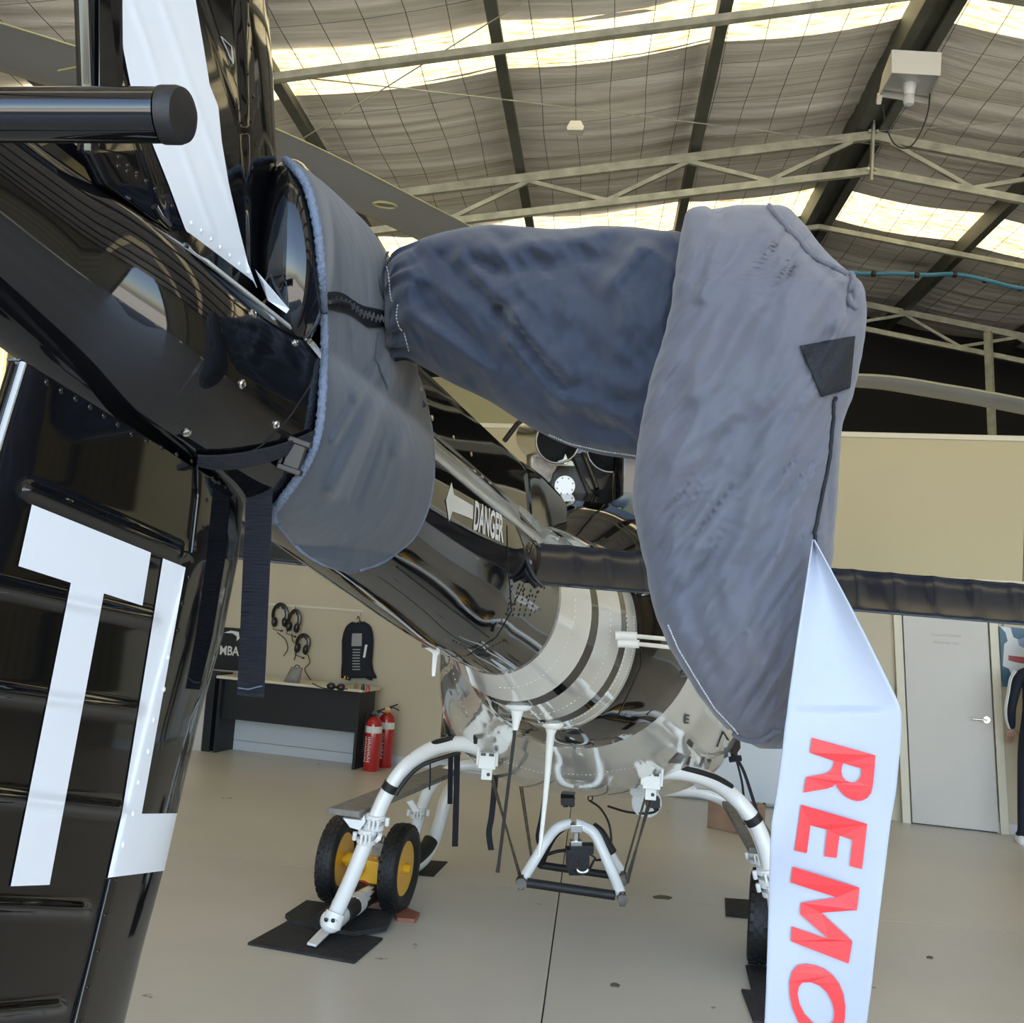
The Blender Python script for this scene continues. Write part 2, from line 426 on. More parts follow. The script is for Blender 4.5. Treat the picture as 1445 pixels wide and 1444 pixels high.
for i in range(len(PUR) - 1):
    for (r0, r1, sk) in bands:
        g = G(); nr = max(2, int((r1 - r0) / .045)); rows = []
        if sk: r0, r1 = r0 - .05, r1 + .05
        for a in range(nr + 1):
            r = lerp(r0, r1, a / nr); row = []
            for b in range(7):
                u = lerp(PUR[i], PUR[i + 1], b / 6)
                sag = -.05 * math.sin(math.pi * b / 6) + .022 * (1 - 2 * abs(noise.noise(Vector((u * .25, r * 5.5, 3))))) + .02 * noise.noise(Vector((u * 1.1, r * 4, 0)))
                if sk: sag = -.05 * math.sin(math.pi * b / 6) + .006 + .004 * math.sin(r * 30)
                row.append(H(u, r, dz=.09 + UPZ + sag))
            rows.append(row)
        g.grid(rows)
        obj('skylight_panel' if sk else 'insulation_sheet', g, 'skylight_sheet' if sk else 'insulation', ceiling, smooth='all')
# roof cladding above, keeps the sun out
for s_ in (-1, 1):
    for (r0, r1, sk) in bands:
        if sk: continue
        g = G(); e = s_ * 8.2
        g.slab([H(0, r0, dz=.24 + UPZ), H(e, r0, dz=.24 + UPZ), H(e, r1, dz=.24 + UPZ), H(0, r1, dz=.24 + UPZ)], Vector((0, 0, .04)))
        obj('roof_cladding', g, 'tan_metal', ceiling)
# purlins along the ridge: C sections
for u in PUR:
    g = G(); hh = .17 if u else .25
    for s_ in ((-1,) if u else (-1, 1)):
        o_ = .0 if u else s_ * .13
        a, b = H(u, RN, dz=UPZ) + CD * o_, H(u, RF, dz=UPZ) + CD * o_
        g.bar(a + ZUP * -.03, b + ZUP * -.03, .012, hh)
        g.bar(a + ZUP * (-.03 - hh / 2) + CD * (.035 * -s_), b + ZUP * (-.03 - hh / 2) + CD * (.035 * -s_), .08, .012)
        g.bar(a + ZUP * (-.03 - hh / 2 + .012) + CD * (.072 * -s_), b + ZUP * (-.03 - hh / 2 + .012) + CD * (.072 * -s_), .008, .03)
    if not u:
        g.bar(H(0, RN, dz=UPZ - .08), H(0, RF, dz=UPZ - .08), .2, .02)
    obj('purlin', g, 'purlin_steel', ceiling)
# wire mesh holding the insulation
g = G()
for k in range(int((7.6 * 2) / .27)):
    u = -7.6 + k * .27
    pts = [H(u + .012 * math.sin(r * 3 + k), r, dz=.03 + UPZ - .035 * abs(math.sin(math.pi * (u / 1.52)))) for r in np.arange(RN + 3, RF, .5)]
    g.tube(pts, .0032, 3, False)
for r in np.arange(RN + 3.2, RF, .62):
    if lo1 < r < hi1 or lo2 < r < hi2: continue
    pts = [H(u, r, dz=.03 + UPZ - .035 * abs(math.sin(math.pi * (u / 1.52)))) for u in np.arange(-7.6, 7.61, .38)]
    g.tube(pts, .0022, 3, False)
obj('wire_mesh', g, 'wire', ceiling, kind='stuff')
# cross bracing wires
g = G()
for a, b in (((-6.0, 0), (-1.5, -3.6)), ((-6.2, -3.0), (.2, .2)), ((0, 0), (6, -3.6)), ((0, -3.6), (6, 0))):
    g.tube([H(a[0], a[1], dz=.04), H((a[0] + b[0]) / 2, (a[1] + b[1]) / 2, dz=.03), H(b[0], b[1], dz=.04)], .005, 5)
obj('bracing_wire', g, 'galv', ceiling, kind='stuff')
# roof trusses across the span
def truss(r, dz=0., drop=.31, ww=.05, step=.68, post=True):
    t = thing('roof_truss', None, None, (0, 0, 0)); t.parent = ceiling; del_ = t
    for s_ in (-1, 1):
        g = G(); g.bar(H(0, r, dz=dz), H(s_ * 8, r, dz=dz), ww, .075); obj('chord', g, 'galv', t)
        g = G(); g.bar(H(0, r, dz=dz - drop), H(s_ * 8, r, dz=dz - drop), ww, .06); obj('chord', g, 'galv', t)
        k = 0; u = .16
        while u < 7.6:
            g = G(); g.bar(H(s_ * u, r, dz=dz - (.03 if k % 2 == 0 else drop - .02)), H(s_ * (u + step), r, dz=dz - (drop - .02 if k % 2 == 0 else .03)), .035, .035)
            obj('web_bar', g, 'galv', t); u += step; k += 1
    if post:
        g = G(); g.bar(H(0, r - .04, dz=dz + .14), H(0, r - .04, dz=dz - drop - .1), .05, .02)
        for q in (.02, -drop): g.disc(H(-.03, r - .06, dz=dz + q), RD, .014, .02, 8); g.disc(H(.03, r - .06, dz=dz + q), RD, .014, .02, 8)
        obj('splice_plate', g, 'galv', t)
    return t
truss(0, dz=-.0)
r_tr2 = 4.45
truss(r_tr2, dz=.06)
# plain struts between the trusses
def strut(r, dz, ww=.06):
    g = G()
    for s_ in (-1, 1): g.bar(H(0, r, dz=dz), H(s_ * 8, r, dz=dz), ww, .05)
    obj('cross_strut', g, 'galv', ceiling)
strut(roof_hit(900, 43, -1, 0)[1], 0); strut(2.15, 0, .05); strut(-8.4, 0)
# post and horizontal beams in the dark at the far end
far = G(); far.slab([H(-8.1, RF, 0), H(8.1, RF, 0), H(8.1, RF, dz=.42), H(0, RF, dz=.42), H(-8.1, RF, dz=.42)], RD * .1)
obj('wall_far', far, 'far_dark', kind='structure')  # shade of the unlit far end put into a near-black wall colour
fp = G(); fp.slab([H(-7.9, RF - .06, 0), H(-.4, RF - .06, 0), H(-.4, RF - .06, 5.2), H(-7.9, RF - .06, 4.4)], RD * .04)
obj('wall_far_panel', fp, 'far_cream', kind='structure')
g = G(); g.bar(P(1394, 468, 12.6), P(1402, 660, 12.6), .085, .05); g.bar(P(1160, 612, 12.62), P(1460, 660, 12.58), .05, .05)
obj('steel_post', g, 'galv', ceiling)
# side walls: ribbed metal
for s_, nm in ((-1, 'wall_left'), (1, 'wall_right')):
    t = thing(nm, None, None, (0, 0, 0), kind='structure')
    g = G(); rows = []
    for z in (0, ZR - 8 * SLOPE + .40):
        rows.append([H(s_ * (8.0 + .02 * (1 if (k // 2) % 2 else 0)), RN + (RF - RN) * k / 240, z) for k in range(241)])
    g.grid(rows); obj('ribbed_sheet', g, 'tan_metal', t)
    for r in np.arange(RN + .2, RF, 3.7):
        g = G(); g.box(H(s_ * 7.85, r, 2.2), (.09, .06, 2.2), (CD, RD, ZUP)); obj('column', g, 'purlin_steel', t)
# office wall across the back (desk, door, upper bulkhead)
wa, wb = GR(330, 1053), GR(1410, 1176); WD = (wb - wa).normalized(); WN = Vector((WD.y, -WD.x, 0))
WN = WN if WN.y < 0 else -WN            # towards the camera
def W(x, y, off=0.): return PL(x, y, wa + WN * off, WN)
def WZ(x, z, off=0.):                    # point on the wall line below pixel column x at height z
    p = W(x, 1000, off); return Vector((p.x, p.y, z))
wtop = W(1300, 621).z
wall = thing('wall_back', None, None, wa, kind='structure')
pl_, pr_ = WZ(130, 0), WZ(1445, 0) + WD * 2.6
dx0, dx1 = 1273, 1403                     # door opening
pan = [(pl_, WZ(625, 0)), (WZ(625, 0), WZ(1018, 0)), (WZ(1018, 0), WZ(1262, 0)), (WZ(1412, 0), pr_)]
zb = W(1300, 830, .16).z
for a, b in pan:
    g = G(); a2, b2 = a + WD * .004, b - WD * .004
    g.slab([a2, b2, b2 + ZUP * (zb + .1), a2 + ZUP * (zb + .1)], -WN * .08); obj('wall_panel', g, 'wall_cream', wall)
g = G(); g.slab([pl_ - WN * .03, pr_ - WN * .03, pr_ - WN * .03 + ZUP * (zb + .1), pl_ - WN * .03 + ZUP * (zb + .1)], -WN * .04); obj('wall_backing', g, 'wall_cream', wall)
g = G(); q = [pl_ + WN * .16, WZ(1438, 0) + WN * .16]
for a, b in ((pl_ + WN * .16, WZ(1438, 0, .16)), (WZ(1438, 0, .16) + WD * .008, pr_ + WN * .16)):
    g = G(); g.slab([a + ZUP * zb, b + ZUP * zb, b + ZUP * wtop, a + ZUP * wtop], -WN * .2); obj('upper_panel', g, 'bulkhead_cream', wall)
g = G(); g.slab([pl_ + WN * .19 + ZUP * (zb - .02), pr_ + WN * .19 + ZUP * (zb - .02), pr_ + WN * .19 + ZUP * (zb + .11), pl_ + WN * .19 + ZUP * (zb + .11)], -WN * .2)
g.slab([pl_ + WN * .18 + ZUP * (wtop - .02), pr_ + WN * .18 + ZUP * (wtop - .02), pr_ + WN * .18 + ZUP * (wtop + .03), pl_ + WN * .18 + ZUP * (wtop + .03)], -WN * .25)
obj('edge_trim', g, 'trim_cream', wall, bevel=.006)
# top of the offices, shade of the loft behind put into its near-black colour
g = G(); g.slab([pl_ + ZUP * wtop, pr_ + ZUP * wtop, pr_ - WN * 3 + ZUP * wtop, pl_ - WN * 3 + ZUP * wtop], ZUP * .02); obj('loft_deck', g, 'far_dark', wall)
t = thing('baseboard_back', None, None, (0, 0, 0), kind='structure')
for a, b in ((pl_, WZ(dx0 - 10, 0)), (WZ(dx1 + 9, 0), pr_)):
    g = G(); g.slab([a, b, b + ZUP * .09, a + ZUP * .09], WN * .014); obj('skirting_board', g, 'skirt_white', t, bevel=.003)
# door
dr = thing('door_1', None, None, WZ(1340, 0), kind='structure')
A, B, C_, D_ = W(1274, 872, .02), W(1394, 882, .02), W(1409, 1176, .02), W(1288, 1164, .02)
zt = zb - .02
dl0, dr0 = W(1287, 1160, .0), W(1409, 1170, .0)
dl0.z = dr0.z = .012
dl1 = W(1274, 880, 0.); dr1 = W(1393, 890, 0.)
k = (zt) / dl1.z; dl1 = dl0 + (dl1 - dl0) * k; dr1 = dr0 + (dr1 - dr0) * k
dl1.z = dr1.z = zt
g = G(); g.slab([dl0, dr0, dr1, dl1], WN * .035); obj('door_leaf', g, 'door_white', dr, bevel=.003)
g = G(); g.slab([dl0 - ZUP * .012, dr0 - ZUP * .012, dr0 + ZUP * .008, dl0 + ZUP * .008], WN * .012); obj('threshold_gap', g, 'black_plastic', dr)
for (p0, p1, s_) in ((dl0, dl1, -1), (dr0, dr1, 1)):
    g = G(); a = p0 + WD * (s_ * .012) - ZUP * .012; b = p1 + WD * (s_ * .012)
    g.slab([a, a + WD * (s_ * .07), b + WD * (s_ * .07), b], WN * .05); obj('door_frame', g, 'trim_cream', dr, bevel=.004)
hc = W(1392, 1016, .035)
g = G(); g.disc(hc + WN * .006, WN, .030, .012, 20); g.tube([hc, hc + WN * .045], .009, 10); g.tube([hc + WN * .045, hc + WN * .047 - WD * .05, hc + WN * .045 - WD * .12], .009, 10)
obj('door_handle', g, 'chrome', dr, smooth=True)
g = G()
for yy, s_, x0, x1 in ((894, 'NON-AUTHORISED', 1314, 1356), (904.5, 'PERSONNEL ONLY', 1317, 1355)):
    word(g, s_, ((x0, yy), (x1, yy + 2.6), (x1, yy + 6), (x0, yy + 3.4)), lambda x, y: W(x, y, .0365))
obj('door_sign', g, 'grey_print', dr)
# hanging rail on the wall for the headsets
def wall_thing(name, label, cat, x, y, group=None): return thing(name, label, cat, W(x, y), group)
t = wall_thing('hook_rail', 'thin cream hook rail on the back wall above the black desk', 'rail', 450, 857)
g = G(); g.slab([W(372, 850.5, .012), W(512, 861, .012), W(512, 864, .012), W(372, 853.5, .012)], -WN * .012); obj('rail_strip', g, 'trim_cream', t)
for x, y in ((417, 857), (394, 855), (509, 866)):
    g = G(); g.tube([W(x, y - 2, .01), W(x, y + 3, .02), W(x, y + 4, .03), W(x, y + 1, .035)], .0035, 6); obj('hook', g, 'chrome', t)
# ------------------------------------------------ desk
dfl, dfr = GR(300, 1062), GR(496, 1086); DD = (dfr - dfl).normalized(); DN = Vector((DD.y, -DD.x, 0))
DN = DN if DN.y < 0 else -DN
dz_ = 0.74
desk = thing('desk', 'long black panel desk with a cream top under the hanging headsets', 'desk', (dfl + dfr) / 2)
dl, rr_ = dfl, dfr
g = G(); g.slab([dl - DD * .02 + DN * .03 + ZUP * dz_, rr_ + DD * .06 + DN * .03 + ZUP * dz_, rr_ + DD * .06 - DN * .42 + ZUP * dz_, dl - DD * .02 - DN * .42 + ZUP * dz_], ZUP * .028); obj('desk_top', g, 'desk_top', desk, bevel=.004)
for p in (dl, rr_):
    g = G(); g.slab([p + DN * .0, p - DN * .36, p - DN * .36 + ZUP * dz_, p + ZUP * dz_], DD * .03); obj('side_panel', g, 'desk_black', desk, bevel=.002)
g = G(); a, b = dl + DD * .03 - DN * .06, rr_ - DN * .06; g.slab([a + ZUP * .34, b + ZUP * .34, b + ZUP * dz_, a + ZUP * dz_], -DN * .02); obj('modesty_panel', g, 'desk_black', desk)
g = G(); a, b = dl + DD * .03 - DN * .33, rr_ - DN * .33; g.slab([a + ZUP * .10, b + ZUP * .10, b + ZUP * .5, a + ZUP * .5], -DN * .02); obj('back_board', g, 'skirt_white', desk, label='pale grey board low behind the legs'); g = G(); g.slab([a + ZUP * .0, b + ZUP * .0, b + ZUP * .095, a + ZUP * .095], -DN * .02); obj('kick_board', g, 'skirt_white', desk)
cb = thing('cabinet', 'narrow dark cabinet with a white edge left of the desk', 'cabinet', dl - DD * .2)
g = G(); a = dl - DD * .30; b = dl - DD * .05
g.slab([a, b, b + ZUP * .78, a + ZUP * .78], -DN * .34); obj('cabinet_body', g, 'desk_black', cb, bevel=.004)
g = G(); g.slab([a + DN * .02, b - DD * .08 + DN * .02, b - DD * .08 + DN * .02 + ZUP * .76, a + DN * .02 + ZUP * .76], -DN * .018); obj('cabinet_door', g, 'door_white', cb, bevel=.003)
g = G(); g.tube([a + DN * .03 + DD * .03 + ZUP * .4, a + DN * .05 + DD * .03 + ZUP * .45, a + DN * .03 + DD * .03 + ZUP * .5], .006, 8); obj('cabinet_handle', g, 'chrome', cb)
def DT(x, y): return GR(x, y, dz_ + .029)
# headsets hanging
def headset(name, label, x, y, w_, h_, tilt, dep, cable, cups=True):
    t = wall_thing(name, label, 'headset', x, y, 'headsets hung over the desk')
    c = W(x, y, dep); sc_ = 9.9 / FPX; ax = WD * math.cos(tilt) + ZUP * math.sin(tilt); ay = ZUP * math.cos(tilt) - WD * math.sin(tilt)
    wm, hm = w_ * sc_ / 2, h_ * sc_
    g = G(); pts = [c + ax * (wm * math.cos(a)) + ay * (hm * .5 * math.sin(a)) for a in np.linspace(-.35, math.pi + .35, 17)]
    g.tube(pts, .013, 8, True, 1.6); obj('headband', g, 'black_satin', t, smooth=True)
    g = G(); g.tube([c + ax * (wm * .55 * math.cos(a)) + ay * (hm * .5 + .004) * math.sin(a) for a in np.linspace(.6, 2.5, 8)], .014, 8); obj('head_pad', g, 'black_rubber', t, smooth=True)
    for s_ in (-1, 1):
        e = c + ax * (s_ * wm * .80) - ay * (hm * .33)
        g = G(); g.ball(e, (.028, .036, .055), (ax, WN, ay), 12, 8); obj('ear_cup', g, 'black_satin', t, smooth='all')
        g = G(); g.ball(e - ax * (s_ * .016), (.018, .032, .048), (ax, WN, ay), 12, 8); obj('ear_cushion', g, 'black_rubber', t, smooth='all')
    e = c - ax * (wm * .8) - ay * (hm * .40)
    g = G(); g.tube([e, e - ay * .06 + WN * .02, e - ay * .075 + ax * .09 + WN * .02], .004, 6); g.ball(e - ay * .075 + ax * .1 + WN * .02, (.018, .01, .01), (ax, WN, ay), 8, 6)
    obj('boom_microphone', g, 'black_plastic', t, smooth=True)
    g = G(); g.tube([W(px, py, dd) for px, py, dd in cr([(q[0], q[1], q[2] if len(q) > 2 else .03) for q in cable], 6)], .0045, 6); obj('cable', g, 'black_rubber', t, smooth=True)
headset('headset', 'black headset hanging leftmost and highest of the three on the back wall', 395, 868, 24, 34, .05, .05, [(391, 893), (402, 902), (406, 915), (400, 926)])
headset('headset', 'black headset hanging second, half behind the leftmost one', 415, 876, 18, 32, -.1, .09, [(412, 894), (413, 905), (420, 912), (415, 932)])
headset('headset', 'black headset hanging lowest of the three with its cord down to the desk', 427, 908, 20, 26, -.12, .07, [(434, 924), (437, 935), (430, 944), (434, 953), (439, 960)])
# survival vest on a hanger
t = wall_thing('life_vest', 'black life vest with grey printed panel hanging on the wall above the extinguishers', 'vest', 505, 900)
rows = [(879, 498, 513), (884, 490, 522), (894, 486, 525), (905, 484, 526), (920, 484, 525), (935, 484, 524), (948, 483, 526), (957, 483, 531)]
def vest_pt(u, y, f):
    xl, xr = interp(y, [r[0] for r in rows], [r[1] for r in rows]), interp(y, [r[0] for r in rows], [r[2] for r in rows])
    return W(lerp(xl, xr, u), y + f, .03 + .05 * math.sin(math.pi * u) ** .6)
g = G(); g.grid([[vest_pt(u, y, 0) for u in np.linspace(0, 1, 15)] for y in np.linspace(879, 957, 22)]); obj('vest_shell', g, 'navy_cloth', t, smooth='all', solid=.03)
g = G(); g.grid([[vest_pt(u, y, 0) + WN * .022 for u in np.linspace(.32, .66, 5)] for y in np.linspace(894, 912, 5)]); obj('printed_panel', g, 'grey_print', t, solid=.004)
g = G()
for yy in range(916, 947, 4): g.grid([[vest_pt(u, y, 0) + WN * .022 for u in (.36, .5, .62)] for y in (yy, yy + 1.6)])
obj('print_lines', g, 'grey_print', t, solid=.002)
g = G(); g.grid([[vest_pt(u + (y - 910) * -.003, y, 0) + WN * .024 for u in (.78, .86)] for y in (910, 928)]); obj('white_tab', g, 'label_white', t, solid=.003)
for x0 in (485, 516):
    g = G(); g.tube([W(x0 + 2, 950, .05), W(x0 + 3, 956, .05), W(x0 + 9, 958, .05)], .022, 8); obj('vest_pocket', g, 'black_rubber', t, smooth=True)
g = G(); g.tube([W(x, y, .03) for x, y in cr([(497, 884), (507, 877), (507, 872), (505, 870), (504, 874)], 4)], .005, 6); g.tube([W(507, 876, .03), W(518, 884, .03)], .006, 6); obj('coat_hanger', g, 'dark_steel', t, smooth=True)
for x0 in (487, 492, 499):
    g = G(); g.box(W(x0, 956, .07), (.008, .01, .014), (WD, WN, ZUP)); obj('buckle', g, 'yellow_paint', t)
# sign and small print on the wall left of the strap
t = wall_thing('wall_sign', 'black sign with pale swoosh and lettering left of the hanging strap', 'sign', 320, 920)
g = G(); g.slab([W(296, 884, .02), W(352, 888, .02), W(351, 948, .02), W(295, 944, .02)], -WN * .02); obj('sign_board', g, 'desk_black', t, bevel=.002)
g = G(); word(g, 'MBA', ((311, 911), (338, 913), (337, 926), (310, 924)), lambda x, y: W(x, y, .0215), .02); obj('sign_lettering', g, 'label_white', t)
g = G(); pl2 = [(316, 893), (326, 890), (337, 892), (338, 901), (334, 905), (334, 898), (328, 894)]; polyfill(g, pl2, [], lambda x, y: W(x, y, .0215)); obj('sign_swoosh', g, 'label_white', t)
# grey helmet bag and the headset lying on the desk, small tools
t = thing('helmet_bag', 'grey rounded pouch standing on the left part of the desk', 'bag', DT(410, 963))
g = G(); c = DT(411, 963); g.loft([[c + DD * (a * (1 - z * .25) * .085 + z * .05) + DN * (b * (1 - z * .5) * .05) + ZUP * (z * .15) for a, b in [(math.cos(q), math.sin(q)) for q in np.linspace(0, 2 * math.pi, 14, False)]] for z in (0, .3, .6, .85, 1)])
obj('pouch', g, 'grey_step', t, smooth='all')
g = G(); g.tube([c + DD * (.05 + .03 * math.cos(a)) + ZUP * (.148 + .025 * math.sin(a)) for a in np.linspace(0, math.pi, 8)], .005, 6); obj('pouch_loop', g, 'webbing', t)
t = thing('headset', 'black headset lying flat on the desk top beside the small tools', 'headset', DT(460, 972))
c = DT(460, 974) + ZUP * .03
for s_ in (-1, 1):
    g = G(); g.ball(c + DD * (.1 + s_ * .05) + ZUP * .01, (.045, .04, .035), (DD, DN, ZUP)); obj('ear_cup', g, 'black_satin', t, smooth='all')
g = G(); g.tube([c + DD * (.1 + .07 * math.cos(a)) - DN * (.05 * math.sin(a)) + ZUP * .0 for a in np.linspace(0, math.pi, 10)], .012, 8); obj('headband', g, 'black_satin', t, smooth=True)
g = G(); g.tube([q + ZUP * .008 for q in [DT(x, y) for x, y in cr([(441, 966), (449, 970), (460, 973), (475, 972), (490, 974)], 5)]], .006, 6); obj('cable', g, 'black_rubber', t, smooth=True)
for (x, y, m_, lab, nm) in ((502, 972, 'brown_box', 'small orange cup on the right end of the desk', 'cup'), (512, 974, 'dark_steel', 'small dark tool on the right end of the desk top', 'hand_tool'), (519, 976, 'red_paint', 'small red capped bottle at the right edge of the desk', 'bottle')):
    c = DT(x, y); g = G(); g.tube([c + ZUP * .0, c + ZUP * .03, c + ZUP * .045, c + ZUP * .06], [.018, .018, .012, .010], 10); tag(obj(nm, g, m_, smooth=True), lab, nm.split('_')[-1])
# fire extinguishers
def extinguisher(x, y, hgt, lab, hose, horn):
    c = GR(x, y); t = thing('fire_extinguisher', lab, 'extinguisher', c, 'red extinguishers at the desk end')
    r = .079; prof = [(0, r * .93), (.01, r), (hgt * .80, r), (hgt * .87, r * .85), (hgt * .92, r * .5), (hgt * .94, r * .32)]
    g = G(); g.tube([c + ZUP * z for z, _ in prof], [q for _, q in prof], 24); obj('cylinder_body', g, 'red_paint', t, smooth=True)
    g = G(); g.tube([c + ZUP * (hgt * .66), c + ZUP * (hgt * .775)], r + .001, 24, False); obj('upper_band', g, 'label_white', t, smooth=True)
    g = G()
    for k in range(14):
        for q in range(2):
            a0 = 3.6 + q * .55 + (k % 3) * .04; z0 = hgt * (.16 + k * .032)
            g.grid([[c + Vector((math.cos(a), math.sin(a), 0)) * (r + .0015) + ZUP * z for a in (a0, a0 + .2, a0 + .4 - (k % 2) * .1)] for z in (z0, z0 + hgt * .014)])
    obj('instruction_print', g, 'label_white', t)
    g = G(); g.tube([c + ZUP * hgt * .93, c + ZUP * (hgt * 1.0)], .016, 10); g.box(c + ZUP * (hgt * 1.0), (.024, .014, .014)); obj('valve', g, 'yellow_paint' if horn else 'black_plastic', t)
    g = G(); g.tube([c + ZUP * (hgt * 1.0), c + ZUP * (hgt * 1.04) + WD * .03, c + ZUP * (hgt * 1.09) + WD * .10], .008, 6); g.tube([c + ZUP * (hgt * 1.0), c + ZUP * (hgt * 1.03) + WD * .06, c + ZUP * (hgt * .99) + WD * .12], .007, 6); obj('squeeze_handle', g, 'black_plastic', t, smooth=True)
    if hose:
        g = G(); g.tube([c + ZUP * hgt * .98, c + ZUP * hgt * .99 - WD * .07, c + ZUP * hgt * .8 - WD * .092, c + ZUP * hgt * .45 - WD * .094, c + ZUP * hgt * .3 - WD * .094], .009, 8); obj('hose', g, 'black_rubber', t, smooth=True)
extinguisher(523, 1087.5, .55, 'red fire extinguisher in front, nearest the end of the desk', True, False)
extinguisher(541, 1082.5, .57, 'red fire extinguisher behind and right with a yellow valve', False, True)
# whiteboard on the floor against the wall, brown box
t = thing('whiteboard', 'large pale blue white board standing against the back wall behind the skids', 'board', W(1060, 1138, .03))
g = G(); a, b = W(948, 1122, .05), W(1118, 1141, .05); a.z = b.z = .03
g.slab([a, b, b + ZUP * 1.15 - WN * .03, a + ZUP * 1.15 - WN * .03], -WN * .012); obj('board_panel', g, 'board_white', t)
g = G()
for p, q in ((a, b), (a + ZUP * 1.15 - WN * .03, b + ZUP * 1.15 - WN * .03), (a, a + ZUP * 1.15 - WN * .03), (b, b + ZUP * 1.15 - WN * .03)): g.bar(p + WN * .004, q + WN * .004, .02, .02)
obj('board_frame', g, 'galv', t)
for x in (1078, 1096):
    c = W(x, 1141, .06); c.z = .022; g = G(); g.ball(c, (.022, .015, .022), None, 10, 6); obj('board_foot', g, 'black_rubber', t)
t = thing('cardboard_box', 'small brown cardboard carton on the floor behind the right skid', 'box', GR(1030, 1172))
g = G(); a, b = GR(997, 1168), GR(1052, 1180); nn = Vector(((b - a).y, -(b - a).x, 0)).normalized(); nn = nn if nn.y > 0 else -nn
g.slab([a, b, b + nn * .32, a + nn * .32], ZUP * .215); obj('carton', g, 'brown_box', t, bevel=.008)
g = G(); g.slab([lerp(a, b, .46) + ZUP * .2155, lerp(a, b, .54) + ZUP * .2155, lerp(a, b, .54) + nn * .32 + ZUP * .2155, lerp(a, b, .46) + nn * .32 + ZUP * .2155], ZUP * .002); obj('packing_tape', g, 'desk_top', t)
g = G(); c = GR(1046, 1182); g.tube([c + ZUP * .012, c + ZUP * .012 + WD * .16], .014, 8); tag(obj('wheel_chock', g, 'black_rubber'), 'small black block on the floor in front of the brown carton', 'block')
# poster and person at the right edge
t = wall_thing('poster', 'blue poster of a white aircraft beside the door, cut by the right edge', 'poster', 1440, 930)
px_ = lambda x, y, o_=.012: W(x, y, o_)
g = G(); g.slab([px_(1410, 884), px_(1500, 892), px_(1504, 977), px_(1415, 969)], -WN * .01); obj('poster_sheet', g, 'poster_blue', t)
def patch(name, pts, m_, o_): g = G(); polyfill(g, pts, [], lambda x, y: px_(x, y, o_)); obj(name, g, m_, t)
patch('printed_hull', [(1411, 884), (1426, 886), (1431, 900), (1446, 906), (1470, 906), (1499, 900), (1499, 935), (1470, 935), (1446, 940), (1442, 962), (1431, 962), (1424, 944), (1415, 940), (1417, 909), (1422, 905), (1419, 893)], 'poster_white', .0135)
patch('printed_window', [(1427, 890), (1440, 887), (1452, 890), (1449, 898), (1436, 901), (1430, 899)], 'poster_blue', .015)
patch('printed_window', [(1436, 903), (1448, 899), (1460, 903), (1460, 917), (1450, 918), (1438, 911)], 'poster_mid', .015)
patch('printed_banner', [(1423, 925), (1440, 927), (1452, 928), (1452, 938), (1434, 935), (1423, 932)], 'poster_red', .015)
